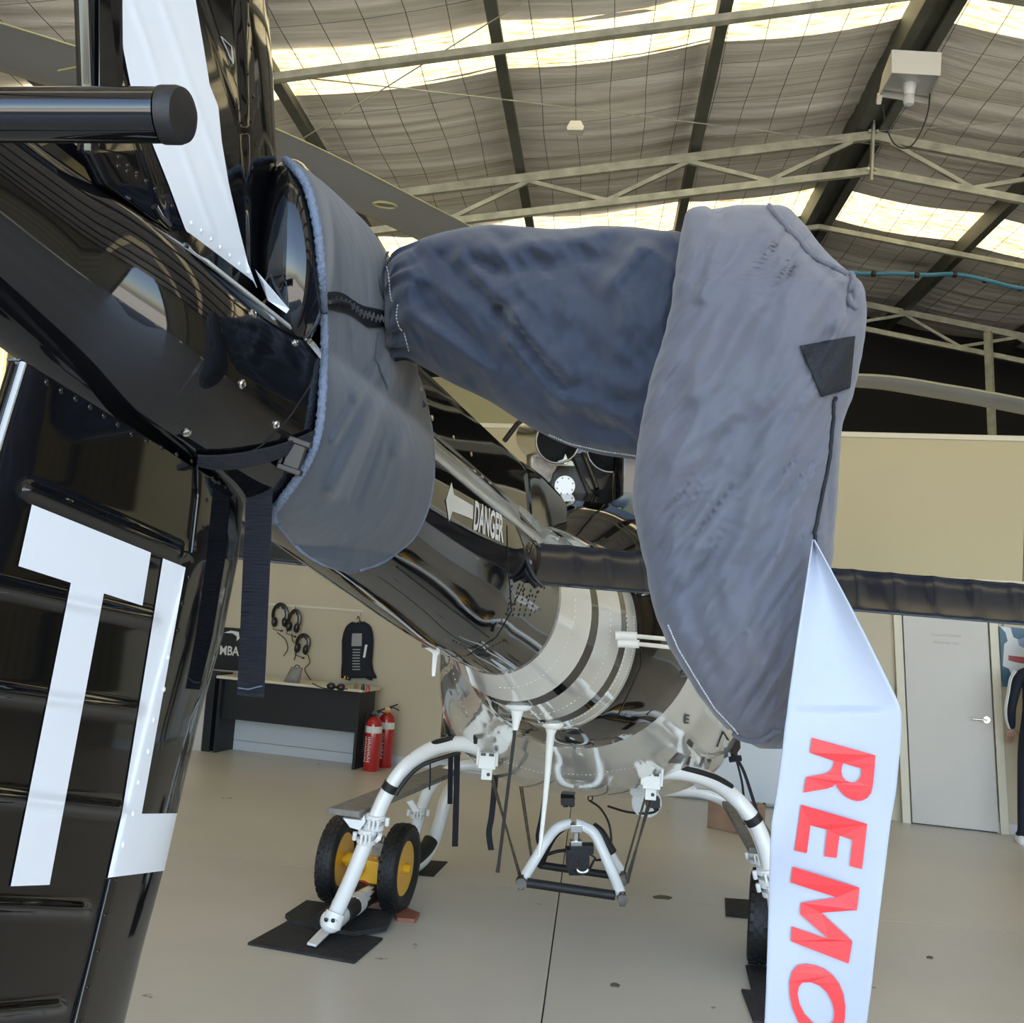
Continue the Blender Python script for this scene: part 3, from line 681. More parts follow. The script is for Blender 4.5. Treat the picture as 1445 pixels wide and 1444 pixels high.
def person():
    f0 = GR(1462, 1193); t = thing('person', 'person in a dark jacket with white sleeve stripes at the right edge', 'person', f0)
    X, Y = WD, -WN
    def q(x, y, z): return f0 + X * x + Y * y + ZUP * z
    J = [q(0, 0, .93), q(0, 0, 1.10), q(0, 0, 1.28), q(0, .01, 1.42), q(0, .02, 1.50), q(0, .04, 1.60),
         q(-.09, 0, .86), q(-.10, .02, .50), q(-.11, -.02, .09), q(-.12, .10, .035),
         q(.09, 0, .86), q(.10, .02, .50), q(.11, -.02, .09), q(.12, .10, .035),
         q(-.17, 0, 1.39), q(-.225, -.02, 1.12), q(-.19, .10, .93), q(.17, 0, 1.39), q(.235, -.02, 1.12), q(.19, .14, 1.0)]
    E = [(0, 1), (1, 2), (2, 3), (3, 4), (4, 5), (0, 6), (6, 7), (7, 8), (8, 9), (0, 10), (10, 11), (11, 12), (12, 13), (3, 14), (14, 15), (15, 16), (3, 17), (17, 18), (18, 19)]
    R = [.155, .14, .155, .12, .055, .065, .10, .072, .052, .04, .10, .072, .052, .04, .065, .052, .036, .065, .052, .036]
    me = bpy.data.meshes.new('person_body'); me.from_pydata([tuple(p) for p in J], E, []); me.materials.append(MATS['navy_cloth'])
    o = bpy.data.objects.new('body', me); COL.objects.link(o); o.parent = t; o.location = -f0
    md = o.modifiers.new('skin', 'SKIN'); md.use_smooth_shade = True
    for i, v in enumerate(me.skin_vertices[0].data): v.radius = (R[i], R[i] * .8); v.use_root = (i == 0)
    o.modifiers.new('sub', 'SUBSURF').render_levels = 2
    # head, hair, hands, stripes, shoes
    g = G(); g.ball(q(0, .045, 1.615), (.072, .092, .11), (X, Y, ZUP), 16, 12); g.ball(q(0, .135, 1.60), (.012, .02, .02), (X, Y, ZUP), 8, 6)
    for s_ in (-1, 1): g.ball(q(s_ * .075, .04, 1.60), (.01, .018, .028), (X, Y, ZUP), 8, 6)
    obj('head', g, 'skin', t, smooth='all')
    g = G(); g.loft([[q(r * math.cos(a), .02 + .01 + r * 1.15 * math.sin(a) * (1 if math.sin(a) < 0 else .7), z) for a in np.linspace(0, 2 * math.pi, 20, False)] for z, r in ((1.47, .07), (1.50, .095), (1.56, .102), (1.62, .1), (1.68, .088), (1.72, .055), (1.735, .01))]); obj('hair', g, 'hair', t, smooth='all')
    for s_, hx, hy, hz in ((-1, -.185, .12, .915), (1, .185, .17, .985)):
        g = G(); b0 = q(hx, hy, hz); dn = (Y * .75 - ZUP * .6).normalized(); g.ball(b0 + dn * .04, (.038, .016, .05), (X, dn.cross(X), dn), 12, 8)
        for k in range(4):
            a = b0 + dn * .08 + X * (-.027 + .018 * k); L = (.055, .065, .062, .048)[k]
            g.tube([a - dn * .02, a + dn * L * .5, a + dn * L * .8 - ZUP * .015, a + dn * L * .9 - ZUP * .03], [.009, .0085, .008, .006], 8)
        a = b0 + dn * .02 - X * (s_ * .03); g.tube([a, a + dn * .03 - X * (s_ * .022), a + dn * .055 - X * (s_ * .03)], [.011, .010, .008], 8)
        obj('hand', g, 'skin', t, smooth='all')
    for s_, pts in ((-1, [(-.205, -.01, 1.43), (-.243, -.02, 1.36), (-.262, -.035, 1.24), (-.277, -.035, 1.12), (-.262, .02, 1.02), (-.225, .09, .94)]),):
        for dx in (0, .018):
            g = G(); g.tube([q(a + dx * .3, b - .02 - dx * 2, c - dx * .4) for a, b, c in cr(pts, 5)], .006, 6, True, 1.); obj('sleeve_stripe', g, 'label_white', t, smooth=True)
    for s_ in (-1, 1):
        g = G(); g.loft([[q(s_ * .115 + .045 * w1 * math.cos(a), .05 + .125 * w1 * math.sin(a), z) for a in np.linspace(0, 2 * math.pi, 16, False)] for z, w1 in ((0, 1), (.03, 1), (.07, .7), (.09, .45))]); obj('shoe', g, 'label_white' if s_ < 0 else 'label_white', t, smooth='all')
person()
# high bay light box under the ridge, its cable, and the blue air hose
t = thing('light_fixture', 'square white high bay light box hanging under the ridge beam', 'lamp', P(1290, 100, 7.3))
c0 = P(1284, 100, 7.3)
fx, fy = RT * 1.0, (RD - ZUP * .0).normalized(); fx = CD
def lb(x, y, d): return P(x, y, d)
front = [lb(1259, 71, 7.05), lb(1328, 75, 7.05), lb(1326, 107, 7.05), lb(1259, 103, 7.05)]
back = [lb(1246, 105, 7.5), lb(1312, 110, 7.5), lb(1310, 147, 7.5), lb(1240, 136, 7.5)]
g = G(); g.add(front + back, [(0, 1, 2, 3), (0, 4, 5, 1), (1, 5, 6, 2), (0, 3, 7, 4), (4, 7, 6, 5)]); obj('housing', g, 'fixture_white', t, solid=.012)
g = G(); a = [lerp(front[3], back[3], .12), lerp(front[2], back[2], .12), lerp(front[2], back[2], .9), lerp(front[3], back[3], .9)]; g.slab([p + ZUP * .035 for p in a], ZUP * .01); obj('reflector', g, 'fixture_lens', t)
cc = sum(a, Vector()) / 4; g = G(); g.tube([cc + ZUP * .05, cc + ZUP * -.01, cc - ZUP * .05], [.05, .042, .034], 16); obj('lamp_holder', g, 'lamp_disc', t, smooth=True)
g = G(); g.tube([cc - ZUP * .05, cc - ZUP * .09, cc - ZUP * .12, cc - ZUP * .13], [.034, .04, .032, .01], 16); obj('bulb', g, 'fixture_lens', t, smooth=True)
g = G(); g.bar(lerp(back[3], front[3], .1), back[3] - ZUP * .05, .03, .05); obj('bracket', g, 'fixture_white', t)
g = G(); g.tube(curve([(1246, 148, 7.45), (1250, 175, 7.4), (1262, 203, 7.4), (1283, 208, 7.3), (1300, 185, 7.25), (1310, 155, 7.2), (1312, 132, 7.2)], 6), .0055, 6); obj('cable', g, 'black_rubber', t, smooth=True)
g = G(); hp = [(1150, 378, 11.2), (1215, 386, 11.2), (1265, 386, 11.1), (1310, 388, 11.0), (1350, 387, 11.0), (1395, 396, 10.9), (1430, 405, 10.9), (1500, 415, 10.8)]
t = thing('air_hose', 'thin blue hose strung under the roof at the far right', 'hose', P(1350, 387, 11))
g.tube(curve(hp, 6), .022, 8); obj('hose_line', g, 'blue_hose', t, smooth=True)
for x, y in ((1233, 386), (1294, 388), (1347, 387), (1390, 395), (1440, 406)):
    c = P(x, y, 11.0); g = G(); g.tube([c - CD * .018, c + CD * .018], .034, 10); obj('hose_clip', g, 'black_rubber', t)
g = G(); c = P(812, 173, 8.0); g.loft([[c + CD * (x * s) + RD * (y * s) - ZUP * z for x, y in ((-.06, -.05), (.07, -.06), (.06, .06), (-.05, .05))] for z, s in ((0, .6), (.06, 1), (.08, .9))]); tag(obj('roof_sensor', g, 'fixture_white'), 'small white box stuck up under the roof insulation', 'sensor')
# ================================================================ THE HELICOPTER
heli = thing('helicopter', 'black and white helicopter with a covered tail rotor, standing on skids', 'helicopter', GR(800, 1300))
def pring(cx, cy, d, hw, hh, n=64, e=2., ang=0.):
    r = []
    for k in range(n):
        a = 2 * math.pi * k / n; c, s_ = math.cos(a), math.sin(a)
        r.append(P(cx + hw * math.copysign(abs(c) ** (2 / e), c), cy - hh * math.copysign(abs(s_) ** (2 / e), s_), d))
    return r
# tail boom: rings from the tail to the body; the paint bands follow the rings
def sm_rings(keys, n=6, e=2.):
    return [pring(*k[:5], e=e) for k in cr(keys, n)]
SEG = [  # (ring keys, material)
    ('black_paint', [(-160, 195, .70, 108, 131), (30, 348, .79, 113, 140), (225, 486, .90, 117, 143), (450, 652, 1.27, 113, 138), (600, 763, 1.85, 107, 131), (652, 802, 2.15, 101, 126), (700, 838, 2.50, 92, 115)], 8),
    ('white_paint', [(700, 838, 2.50, 92, 115), (715, 851, 2.62, 101, 122), (727, 862, 2.72, 108, 128)], 4),
    ('black_paint', [(727, 862, 2.72, 108, 128), (735, 867, 2.78, 110, 131)], 3),
    ('white_paint', [(735, 867, 2.78, 110, 131), (750, 873, 2.92, 111, 134), (765, 880, 3.05, 112, 136)], 4),
    ('black_paint', [(765, 880, 3.05, 112, 136), (772, 884, 3.12, 113, 138)], 3),
    ('white_paint', [(772, 884, 3.12, 113, 138), (780, 888, 3.22, 113, 139), (787, 891, 3.30, 112, 139)], 3)]
boom_parts = []
for mi_, (m_, keys, n) in enumerate(SEG):
    g = G(); g.loft(sm_rings(keys, n), caps=(mi_ == 0))
    nm = 'tail_boom' if mi_ == 0 else ('paint_band' if m_ == 'black_paint' else 'white_band')
    boom_parts.append(obj(nm, g, m_, heli, smooth='all'))
BB = bvh_of(*boom_parts)
# body: lower rear fuselage
BK = [(787, 891, 3.30, 112, 139), (790, 890, 3.34, 122, 142), (797, 887, 3.46, 140, 154), (806, 884, 3.62, 158, 167), (815, 882, 3.80, 172, 175)]
g = G(); g.loft(sm_rings(BK, 5), caps=False); bk = obj('rear_cone', g, 'black_paint', heli, smooth='all')
def bring(k, lean=0.):
    cx, d, hw, top, bot, e = k; cy = (top + bot) / 2; hh = (bot - top) / 2
    r = []
    for q in range(64):
        a = 2 * math.pi * q / 64; c, s_ = math.cos(a), math.sin(a)
        x = hw * math.copysign(abs(c) ** (2 / e), c); y = hh * math.copysign(abs(s_) ** (2 / e), s_)
        if y < 0: x *= 1 - .12 * (abs(s_) ** 3)
        y -= .07 * x                       # the ground line tilts in the photograph
        r.append(P(cx + x, cy - y, d))
    return r
BW = [(815, 3.80, 172, 707, 1057, 2.0), (818, 3.95, 181, 716, 1068, 2.05), (822, 4.2, 190, 730, 1084, 2.15), (826, 4.6, 199, 745, 1108, 2.2), (829, 5.1, 210, 750, 1122, 2.8), (834, 5.7, 215, 752, 1124, 3.1), (840, 6.4, 212, 748, 1108, 2.8), (852, 7.2, 186, 756, 1052, 2.8), (866, 8.0, 130, 775, 1010, 2.4), (880, 8.5, 50, 830, 960, 2.1)]
# first ring must meet the cone exactly
def bw_ring(k):
    r = bring(k); t = max(0, min(1, (k[1] - 3.80) / .4)); r0 = pring(k[0], (k[3] + k[4]) / 2, k[1], k[2], (k[4] - k[3]) / 2)
    return [a.lerp(b, t) for a, b in zip(r0, r)]
g = G(); g.loft([bw_ring(k) for k in cr(BW, 5)], caps=False); body = obj('fuselage', g, 'white_paint', heli, smooth='all')
FB = bvh_of(body, bk); ALLB = bvh_of(body, bk, *boom_parts)
# engine cowling (glossy black) above, with the two exhausts and the gearbox plate between them
def cowl(pts_back, pts_front, db, df, m_, name, bev=.02):
    g = G(); a = [P(x, y, db) for x, y in pts_back]; b = [P(x, y, df) for x, y in pts_front]
    n = len(a); g.add(a + b, [tuple(range(n)), tuple(range(2 * n - 1, n - 1, -1))] + [(i, i + n, (i + 1) % n + n, (i + 1) % n) for i in range(n)])
    return obj(name, g, m_, heli, bevel=bev, smooth=True)
cowl([(775, 716), (862, 716), (905, 850), (740, 850)], [(770, 690), (905, 690), (960, 850), (720, 850)], 3.75, 4.7, 'black_paint', 'engine_cowling', .03)
cowl([(868, 600), (960, 600), (1010, 800), (1005, 900), (905, 880), (863, 700)], [(872, 620), (990, 620), (1040, 800), (1040, 900), (905, 880), (880, 700)], 4.5, 6.2, 'black_paint', 'side_cowling', .05)
cowl([(742, 600), (790, 600), (800, 780), (742, 780)], [(760, 600), (800, 600), (810, 780), (760, 780)], 4.9, 5.6, 'steel', 'heat_shield', .03)
cowl([(790, 640), (880, 640), (880, 740), (780, 740)], [(790, 640), (880, 640), (880, 740), (780, 740)], 5.05, 6.0, 'black_satin', 'engine_bulkhead', .02)
cowl([(795, 540), (900, 540), (905, 660), (790, 660)], [(800, 540), (900, 540), (905, 660), (790, 660)], 5.3, 6.6, 'black_paint', 'mast_fairing', .05)
def exhaust(cx, cy, dx, r, d0, d1):
    a, b = P(cx, cy, d0), P(cx + dx, cy - 6, d1); g = G(); ps = [a.lerp(b, t) for t in (0, .1, .4, .75, 1)]
    g.tube(ps, [r * 1.06, r, r * .97, r * 1.05, r * 1.2], 28, False); g.tube([a.lerp(b, t) for t in (0, .35)], [r * 1.03, r * .9], 28, False)
    o = obj('exhaust_pipe', g, 'chrome', heli, smooth='all')
    g = G(); g.disc(a.lerp(b, .35), (a - b), r * .92, .01, 24); obj('exhaust_throat', g, 'far_dark', heli)
    g = G(); ax = (a - b).normalized(); x = ax.orthogonal().normalized(); y = ax.cross(x)
    g.tube([a + x * (r * 1.05 * math.cos(q)) + y * (r * 1.05 * math.sin(q)) for q in np.linspace(0, 2 * math.pi, 29)], .005, 6, False); obj('exhaust_rim', g, 'steel', heli, smooth='all')
exhaust(787, 623, -28, .085, 4.35, 4.95)
exhaust(862, 632, 26, .10, 4.55, 5.1)
g = G(); pts = [(798, 646), (809, 646), (846, 712), (770, 712), (780, 668)]
g.slab([P(x, y, 4.42 - (712 - y) * -.001) for x, y in pts], FW * .06); obj('gearbox_plate', g, 'dark_steel', heli, bevel=.008)
g = G(); c = P(797, 686, 4.40); g.disc(c, -FW, .0425, .02, 32); pd = obj('round_cover', g, 'lamp_disc', heli, bevel=.002)
for k in range(8):
    a = k * math.pi / 4 + .3; g = G(); g.dome(c - FW * .010 + RT * (.034 * math.cos(a)) + UP * (.034 * math.sin(a)), -FW, .0035, .6); obj('cover_bolt', g, 'steel', pd, smooth='all')
g = G(); g.slab([P(x, y, 4.39) for x, y in ((784, 657), (787, 651), (795, 648), (798, 640), (801, 648), (808, 651), (811, 658))], FW * .015); g.disc(P(797.5, 653, 4.37), -FW, .009, .02, 12); obj('lifting_eye', g, 'galv', heli, bevel=.003)
g = G(); g.tube([P(770, 690, 4.7), P(800, 655, 4.6)], .008, 8); g.tube([P(806, 640, 4.5), P(836, 706, 4.4)], .008, 8); g.tube([P(822, 640, 4.6), P(842, 690, 4.5)], .012, 8); obj('brace_rod', g, 'black_satin', heli, kind='stuff', smooth=True)
g = G(); g.tube([P(712, 622, 4.6), P(730, 598, 4.65), P(757, 580, 4.8), P(800, 585, 5.4)], .012, 8); obj('intake_strut', g, 'black_satin', heli)
# oval port low on the cowling, fin like antenna beside it
g = G(); c = P(851, 760, 3.74); g.loft([[c + RT * (.016 * math.cos(a)) * s_ + UP * (.038 * math.sin(a)) * s_ - FW * (.0 if s_ == 1 else -.02) for a in np.linspace(0, 2 * math.pi, 24, False)] for s_ in (1, .98)]); obj('drain_port', g, 'far_dark', heli)
g = G(); g.slab([P(887, 772, 3.9), P(890, 752, 3.9), P(897, 772, 3.9)], FW * .02); obj('blade_antenna', g, 'black_satin', heli)
# drive shaft cover along the top of the boom
def dsec(k):
    x0, y0, x1, y1, d, w_ = k     # upper and lower edge on the near side, depth, width
    u, l = P(x0, y0, d), P(x1, y1, d); L = -CD * w_
    return [l, l.lerp(u, .8), u + L * .12, u + L * .5 + ZUP * .01, u + L * .88, l.lerp(u, .8) + L, l + L]
keys = [(470, 405, 480, 535, 1.28, .08), (560, 482, 575, 612, 1.62, .09), (620, 535, 640, 655, 1.95, .10), (690, 602, 700, 704, 2.35, .12), (748, 656, 752, 738, 2.75, .14)]
g = G(); g.loft([dsec(k) for k in cr(keys, 4)]); sc1 = obj('shaft_cover', g, 'black_paint', heli, smooth=True)
g = G(); g.loft([dsec(k) for k in cr([(747, 652, 752, 742, 2.72, .16), (775, 672, 776, 760, 2.95, .17), (800, 698, 800, 772, 3.2, .18)], 4)]); sc2 = obj('shaft_cover', g, 'black_paint', heli, smooth=True)
SCB = bvh_of(sc1, sc2)
# silver walkway stripe between cover and boom
def stripe(keys, w_, m_, name, off=.003):
    g = G(); rows = []
    for (x, y, x2, y2) in cr(keys, 8):
        rows.append([onto(BB, lerp(x, x2, t), lerp(y, y2, t), off, 2.3) for t in (0, .25, .5, .75, 1)])
    g.grid(rows); return obj(name, g, m_, heli, smooth='all')
g = G(); rows = []
for (x, y, x2, y2, d) in cr([(606, 604, 604, 640, 1.83), (700, 686, 690, 712, 2.30), (748, 725, 738, 750, 2.62), (800, 766, 790, 796, 2.95), (858, 806, 836, 822, 3.25)], 6):
    row = []
    for t in (0, .3, .6, 1):
        a = P(lerp(x, x2, t), lerp(y, y2, t), d); h = BB.ray_cast(EYE, (a - EYE).normalized())
        if h[0] is not None and (h[0] - EYE).length < (a - EYE).length + .03: a = h[0] - (a - EYE).normalized() * .004
        row.append(a)
    rows.append(row)
g.grid(rows); obj('silver_stripe', g, 'silver_paint', heli, smooth='all', solid=.002)
# rivets: small ones joined
def rivets(name, px, r, m_, bv=None, h=.45):
    g = G()
    for x, y in px:
        hit = (bv or BB).ray_cast(EYE, RAY(x, y))
        if hit[0] is None: continue
        n = hit[1] if hit[1].dot(RAY(x, y)) < 0 else -hit[1]
        g.dome(hit[0] - n * r * .05, n, r, h)
    return obj(name, g, m_, heli, smooth='all', kind='stuff')
def along(pts, n):
    L = [0.]
    for a, b in zip(pts, pts[1:]): L.append(L[-1] + math.dist(a, b))
    return [(interp(t, L, [p[0] for p in pts]), interp(t, L, [p[1] for p in pts])) for t in np.linspace(0, L[-1], n)]
def arc(cx, cy, hw, hh, a0, a1, n): return [(cx + hw * math.cos(a), cy + hh * math.sin(a)) for a in np.linspace(math.radians(a0), math.radians(a1), n)]
rivets('band_rivets', arc(716, 852, 96, 119, -6, 96, 28) + arc(757, 877, 105, 131, -8, 94, 30) + arc(779, 888, 106, 133, -8, 100, 40) + arc(785, 890, 110, 137, -8, 100, 60), .0042, 'white_paint')
rv = []
for k in range(4): rv += along([(716 + k * 9, 722 + k * 7), (742 + k * 9, 742 + k * 5)], 5)
for k in range(5): rv += along([(722 + k * 9, 828 + k * 2), (716 + k * 8, 868 + k * 0)], 6)
rv += arc(640, 740, 115, 165, -2, 50, 24) + along([(733, 826), (745, 845), (768, 830)], 6)
rivets('doubler_rivets', rv, .0042, 'black_satin')
rivets('belly_rivets', along([(602, 921), (628, 927), (655, 926), (680, 920), (710, 905)], 22) + along([(640, 905), (655, 912)], 4), .004, 'black_satin')
rivets('cover_rivets', [(610, 590), (640, 618), (665, 641), (620, 620)], .006, 'chrome', SCB)
rivets('stripe_rivets', along([(670, 665), (765, 740), (800, 766)], 13), .0045, 'chrome', BB)
# panel seams on the boom
def seam(pts, w_=.0016, m_='far_dark', bv=None, name='panel_seam'):
    g = G(); g.tube([onto(bv or BB, x, y, -.0002, 2.4) for x, y in along(pts, 14)], w_, 5); return obj(name, g, m_, heli, smooth=True)
seam([(715, 742), (717, 800), (722, 862)]); seam([(560, 800), (640, 862), (690, 900)]); seam([(722, 862), (700, 900), (660, 925)])
# chrome screws on the tail fairing
for x, y in ((356, 443), (341, 542), (389, 599), (263, 610), (416, 484), (386, 433)):
    hit = BB.ray_cast(EYE, RAY(x, y))
    if hit[0] is None: continue
    n = hit[1] if hit[1].dot(RAY(x, y)) < 0 else -hit[1]; r = .0044 if x < 400 else .0036
    g = G(); g.tube([hit[0] - n * .001, hit[0] + n * .0012, hit[0] + n * .0022], [r, r, r * .75], 16); g.tube([hit[0] + n * .0023, hit[0] + n * .0030, hit[0] + n * .0022], [r * .45, r * .5, r * .3], 6)
    obj('fairing_screw', g, 'chrome', heli, smooth=True)
seam([(449, 500), (440, 540), (408, 590), (370, 628), (330, 652)], .0012)
seam([(66, 196), (225, 318), (430, 479)], .0028, 'silver_paint')
# white strip beside the gearbox fairing
g = G(); g.grid([[onto(BB, lerp(x, x2, t), lerp(y, y2, t), .002, 1.2) for t in (0, .5, 1)] for x, y, x2, y2 in cr([(385, 436, 392, 430), (405, 456, 412, 446), (425, 478, 433, 464), (450, 508, 453, 490)], 4)]); obj('white_strip', g, 'white_paint', heli, smooth='all')
# gearbox fairing: the rounded black hump behind the cover
g = G(); g.loft([pring(cx, cy, d, hw, hh, 40) for cx, cy, d, hw, hh in cr([(408, 368, 1.02, 8, 20), (407, 366, 1.03, 34, 100), (409, 364, 1.07, 50, 133), (412, 364, 1.16, 56, 140), (416, 368, 1.30, 56, 132), (424, 380, 1.5, 50, 110), (440, 400, 1.8, 30, 60)], 4)])
gf = obj('gearbox_fairing', g, 'black_paint', heli, smooth='all')
GB = bvh_of(gf)
# arrow and DANGER on the boom side
k_ = lambda x, y: (560 + x / 3.61, 540 + y / 3.61)
g = G(); polyfill(g, [k_(*p) for p in ((275, 508), (288, 572), (384, 628), (384, 697), (280, 656), (262, 708), (246, 600))], [], lambda x, y: onto(BB, x, y, .0012))
obj('arrow_marking', g, 'label_white', heli)
g = G(); word(g, 'DANGER', ((670, 706), (710, 728), (709.5, 767), (667, 748)), lambda x, y: onto(BB, x, y, .0011), .03, 1); obj('danger_marking', g, 'label_white', heli)
# ------------------------------------------------ fins: upright plates in line with the boom
FA = P(225, 486, .90); FH = Vector((.186, .9825, 0)).normalized(); FN = Vector((FH.y, -FH.x, 0))
def F(x, y, off=0.): return PL(x, y, FA + FN * off, FN)
def fin(name, te, le, beads, thick, y0, y1, ny, nx, hfun=None, mname='black_paint', uf=.80, top=None):
    """a fin skin between trailing and leading edge polylines given by height"""
    TE = lambda y: interp(y, [p[1] for p in te], [p[0] for p in te]); LE = lambda y: interp(y, [p[1] for p in le], [p[0] for p in le])
    def off(x, y):
        u = (x - TE(y)) / max(1e-6, LE(y) - TE(y)); u = min(max(u, 0), 1)
        t = thick * (math.sqrt(max(0, 1 - ((u - uf) / (1 - uf)) ** 2)) if u > uf else (.35 + .65 * (u / uf) ** .6))
        return t + (hfun(x, y, u) if hfun else 0)
    R_, L_ = [], []
    us_ = list(np.linspace(0, uf, nx)) + [uf + (1 - uf) * math.sin(math.pi / 2 * q) for q in np.linspace(0, 1, 14)[1:]]
    for y in np.linspace(y0, y1, ny):
        r, l = [], []
        for u in us_:
            x = lerp(TE(y), LE(y), float(u)); o_ = off(x, y); p = F(x, max(y, top(x)) if top else y, o_); r.append(p); l.append(p - FN * (2 * o_ if u < .999 else 0.0))
        R_.append(r + l[::-1])
    g = G(); g.loft(R_); o = obj(name, g, mname, heli, smooth='all')
    return o, (lambda x, y, e=.0006: F(x, y, off(x, y) + e)), TE, LE
def gau(d, s_): return math.exp(-(d / s_) ** 2)
def seg_d(px, py, a, b):
    dx, dy = b[0] - a[0], b[1] - a[1]; L = dx * dx + dy * dy; t = ((px - a[0]) * dx + (py - a[1]) * dy) / L; tc = min(max(t, 0), 1)
    return math.hypot(px - a[0] - tc * dx, py - a[1] - tc * dy)
LB = [((45, 692), (250, 778), 17), ((-60, 815), (215, 874), 15), ((-60, 968), (192, 1002), 15), ((-60, 1118), (168, 1142), 15), ((-80, 1276), (118, 1284), 14), ((-80, 1436), (84, 1420), 14)]
SPAR = [(278, 640), (279, 700), (270, 780), (243, 880), (215, 985), (190, 1090), (155, 1240), (130, 1345), (104, 1450), (80, 1560)]
def hl(x, y, u):
    h = 0
    for a, b, s_ in LB:
        d = seg_d(x, y, a, b); h += .0052 * gau(d, s_ * .62) if d < 3 * s_ else 0
    xs = interp(y, [p[1] for p in SPAR], [p[0] for p in SPAR])
    h += .0022 / (1 + math.exp(-(x - xs) / 1.6))           # leading edge skin laps over
    return h
LE_L = [(345, 640), (345, 700), (336, 790), (314, 900), (279, 1024), (250, 1149), (230, 1231), (200, 1344), (176, 1444), (150, 1560)]
TE_L = [(30, 480), (33, 512), (0, 620), (-60, 820), (-100, 960), (-140, 1130), (-190, 1400), (-215, 1560)]
lf, LF, _, _ = fin('lower_fin', TE_L, LE_L, None, .016, 470, 1560, 340, 120, hl, top=lambda x: 488 + .625 * x)
def sheet(name, rows, m_, fn, parent=None, nx=24, ny=60, off=.0009):
    """a painted shape given by left and right edges at heights"""
    g = G(); ys = [r[0] for r in rows]; out_ = []
    for t in np.linspace(0, 1, ny):
        y = lerp(ys[0], ys[-1], float(t)); a, b = interp(y, ys, [r[1] for r in rows]), interp(y, ys, [r[2] for r in rows])
        out_.append([fn(lerp(a, b, s_), y + lerp(0, 0, s_), off) for s_ in np.linspace(0, 1, nx)])
    g.grid(out_); return obj(name, g, m_, parent or heli, smooth='all')
def quadpatch(name, q, m_, fn, nx=40, ny=30, off=.0009, label=None):
    g = G(); g.grid([[fn(lerp(lerp(q[0][0], q[1][0], s_), lerp(q[3][0], q[2][0], s_), t), lerp(lerp(q[0][1], q[1][1], s_), lerp(q[3][1], q[2][1], s_), t), off) for s_ in np.linspace(0, 1, nx)] for t in np.linspace(0, 1, ny)])
    return g
# letters T and L
g = quadpatch('', ((45, 712), (213, 780), (201, 855), (26, 799)), 0, LF, 60, 24)
h_ = quadpatch('', ((101, 818), (147, 836), (70, 1249), (15, 1251)), 0, LF, 24, 160); g.add(h_.v, h_.f)
obj('registration_letter', g, 'white_letter', heli, smooth='all', label='white letter T')
g = quadpatch('', ((230, 788), (262, 801), (200, 1149), (172, 1149)), 0, LF, 24, 150)
h_ = quadpatch('', ((172, 1149), (250, 1148), (232, 1229), (152, 1239)), 0, LF, 40, 24); g.add(h_.v, h_.f)
obj('registration_letter', g, 'white_letter', heli, smooth='all', label='white letter L')
def fin_rivets(name, px, r, m_, fn):
    g = G()
    for x, y in px: g.dome(fn(x, y, -.0002), FN, r, .5, 8)
    obj(name, g, m_, heli, smooth='all', kind='stuff')
fin_rivets('fin_rivets', along([(66, 540), (133, 578), (192, 617), (254, 643), (271, 650)], 11) + along([(300, 675), (345, 705)], 6) + [(291, 706), (285, 745), (275, 775)] , .0027, 'black_paint', LF)
fin_rivets('fin_rivets', [(267, 815), (257, 852), (251, 890)] + along([(164, 1242), (150, 1290), (140, 1340), (125, 1392), (112, 1444)], 5), .0027, 'black_paint', LF)
fin_rivets('letter_rivets', along([(237, 928), (232, 970), (218, 1010), (210, 1058), (196, 1102), (188, 1148), (174, 1192)], 7), .0026, 'white_letter', lambda x, y, e: LF(x, y, .0009))
g = G(); g.tube([LF(x, y, .0012) for x, y in along([(33, 512), (0, 620), (-40, 755)], 12)], .0022, 6); obj('trailing_edge_strip', g, 'silver_paint', heli, smooth=True)
g = G(); g.tube([LF(x, y, .0009) for x, y in along([(278, 650), (279, 700), (270, 780)], 16)] , .0011, 6); g.tube([LF(x, y, .0009) for x, y in along([(155, 1241), (130, 1345), (104, 1450)], 16)], .0008, 6); obj('skin_lap_edge', g, 'black_paint', heli, smooth=True, kind='stuff')
# upper fin
def hu(x, y, u):
    h = 0
    for a, b in (((200, -80), (330, 300)), ((165, -60), (300, 330)), ((250, -90), (345, 180)), ((150, 60), (240, 330))):
        h += .0011 * gau(seg_d(x, y, a, b), 5)
    h += .003 / (1 + math.exp(-(x - interp(y, [0, 225, 400], [340, 347, 352])) / 1.1))
    return h
LE_U = [(372, -160), (378, 0), (385, 100), (391, 225), (386, 320), (372, 412)]
TE_U = [(120, -160), (123, 0), (127, 120), (127, 215), (150, 262), (215, 312), (300, 362), (352, 405)]
uf_, UF, _, _ = fin('upper_fin', TE_U, LE_U, None, .015, -160, 408, 200, 110, hu)
sheet('white_fin_band', [(-150, 150, 235), (0, 168, 276), (70, 174, 288), (120, 184, 296), (150, 194, 308), (200, 214, 313), (260, 238, 323), (325, 262, 338), (372, 308, 350), (406, 362, 363)], 'white_letter', UF, nx=30, ny=120)
fin_rivets('fin_rivets', along([(350, 0), (351, 40), (355, 70), (349, 105), (357, 135), (353, 172), (361, 200), (356, 238)], 8) + along([(168, 222), (184, 237), (200, 250), (215, 264), (230, 277), (243, 291)], 7) + along([(167, 235), (193, 249)], 3), .0026, 'black_paint', UF)
fin_rivets('letter_rivets', along([(270, 315), (283, 325), (295, 335), (307, 346), (318, 355), (340, 375), (350, 385)], 7), .0025, 'white_letter', lambda x, y, e: UF(x, y, .0009))
g = G(); g.slab([UF(139, -150, .0015), UF(170, -150, .0015), UF(172, 118, .0015), UF(166, 122, .0015), UF(139, 206, .0015)], FN * .001); obj('trim_panel', g, 'black_paint', heli)
g = G(); 
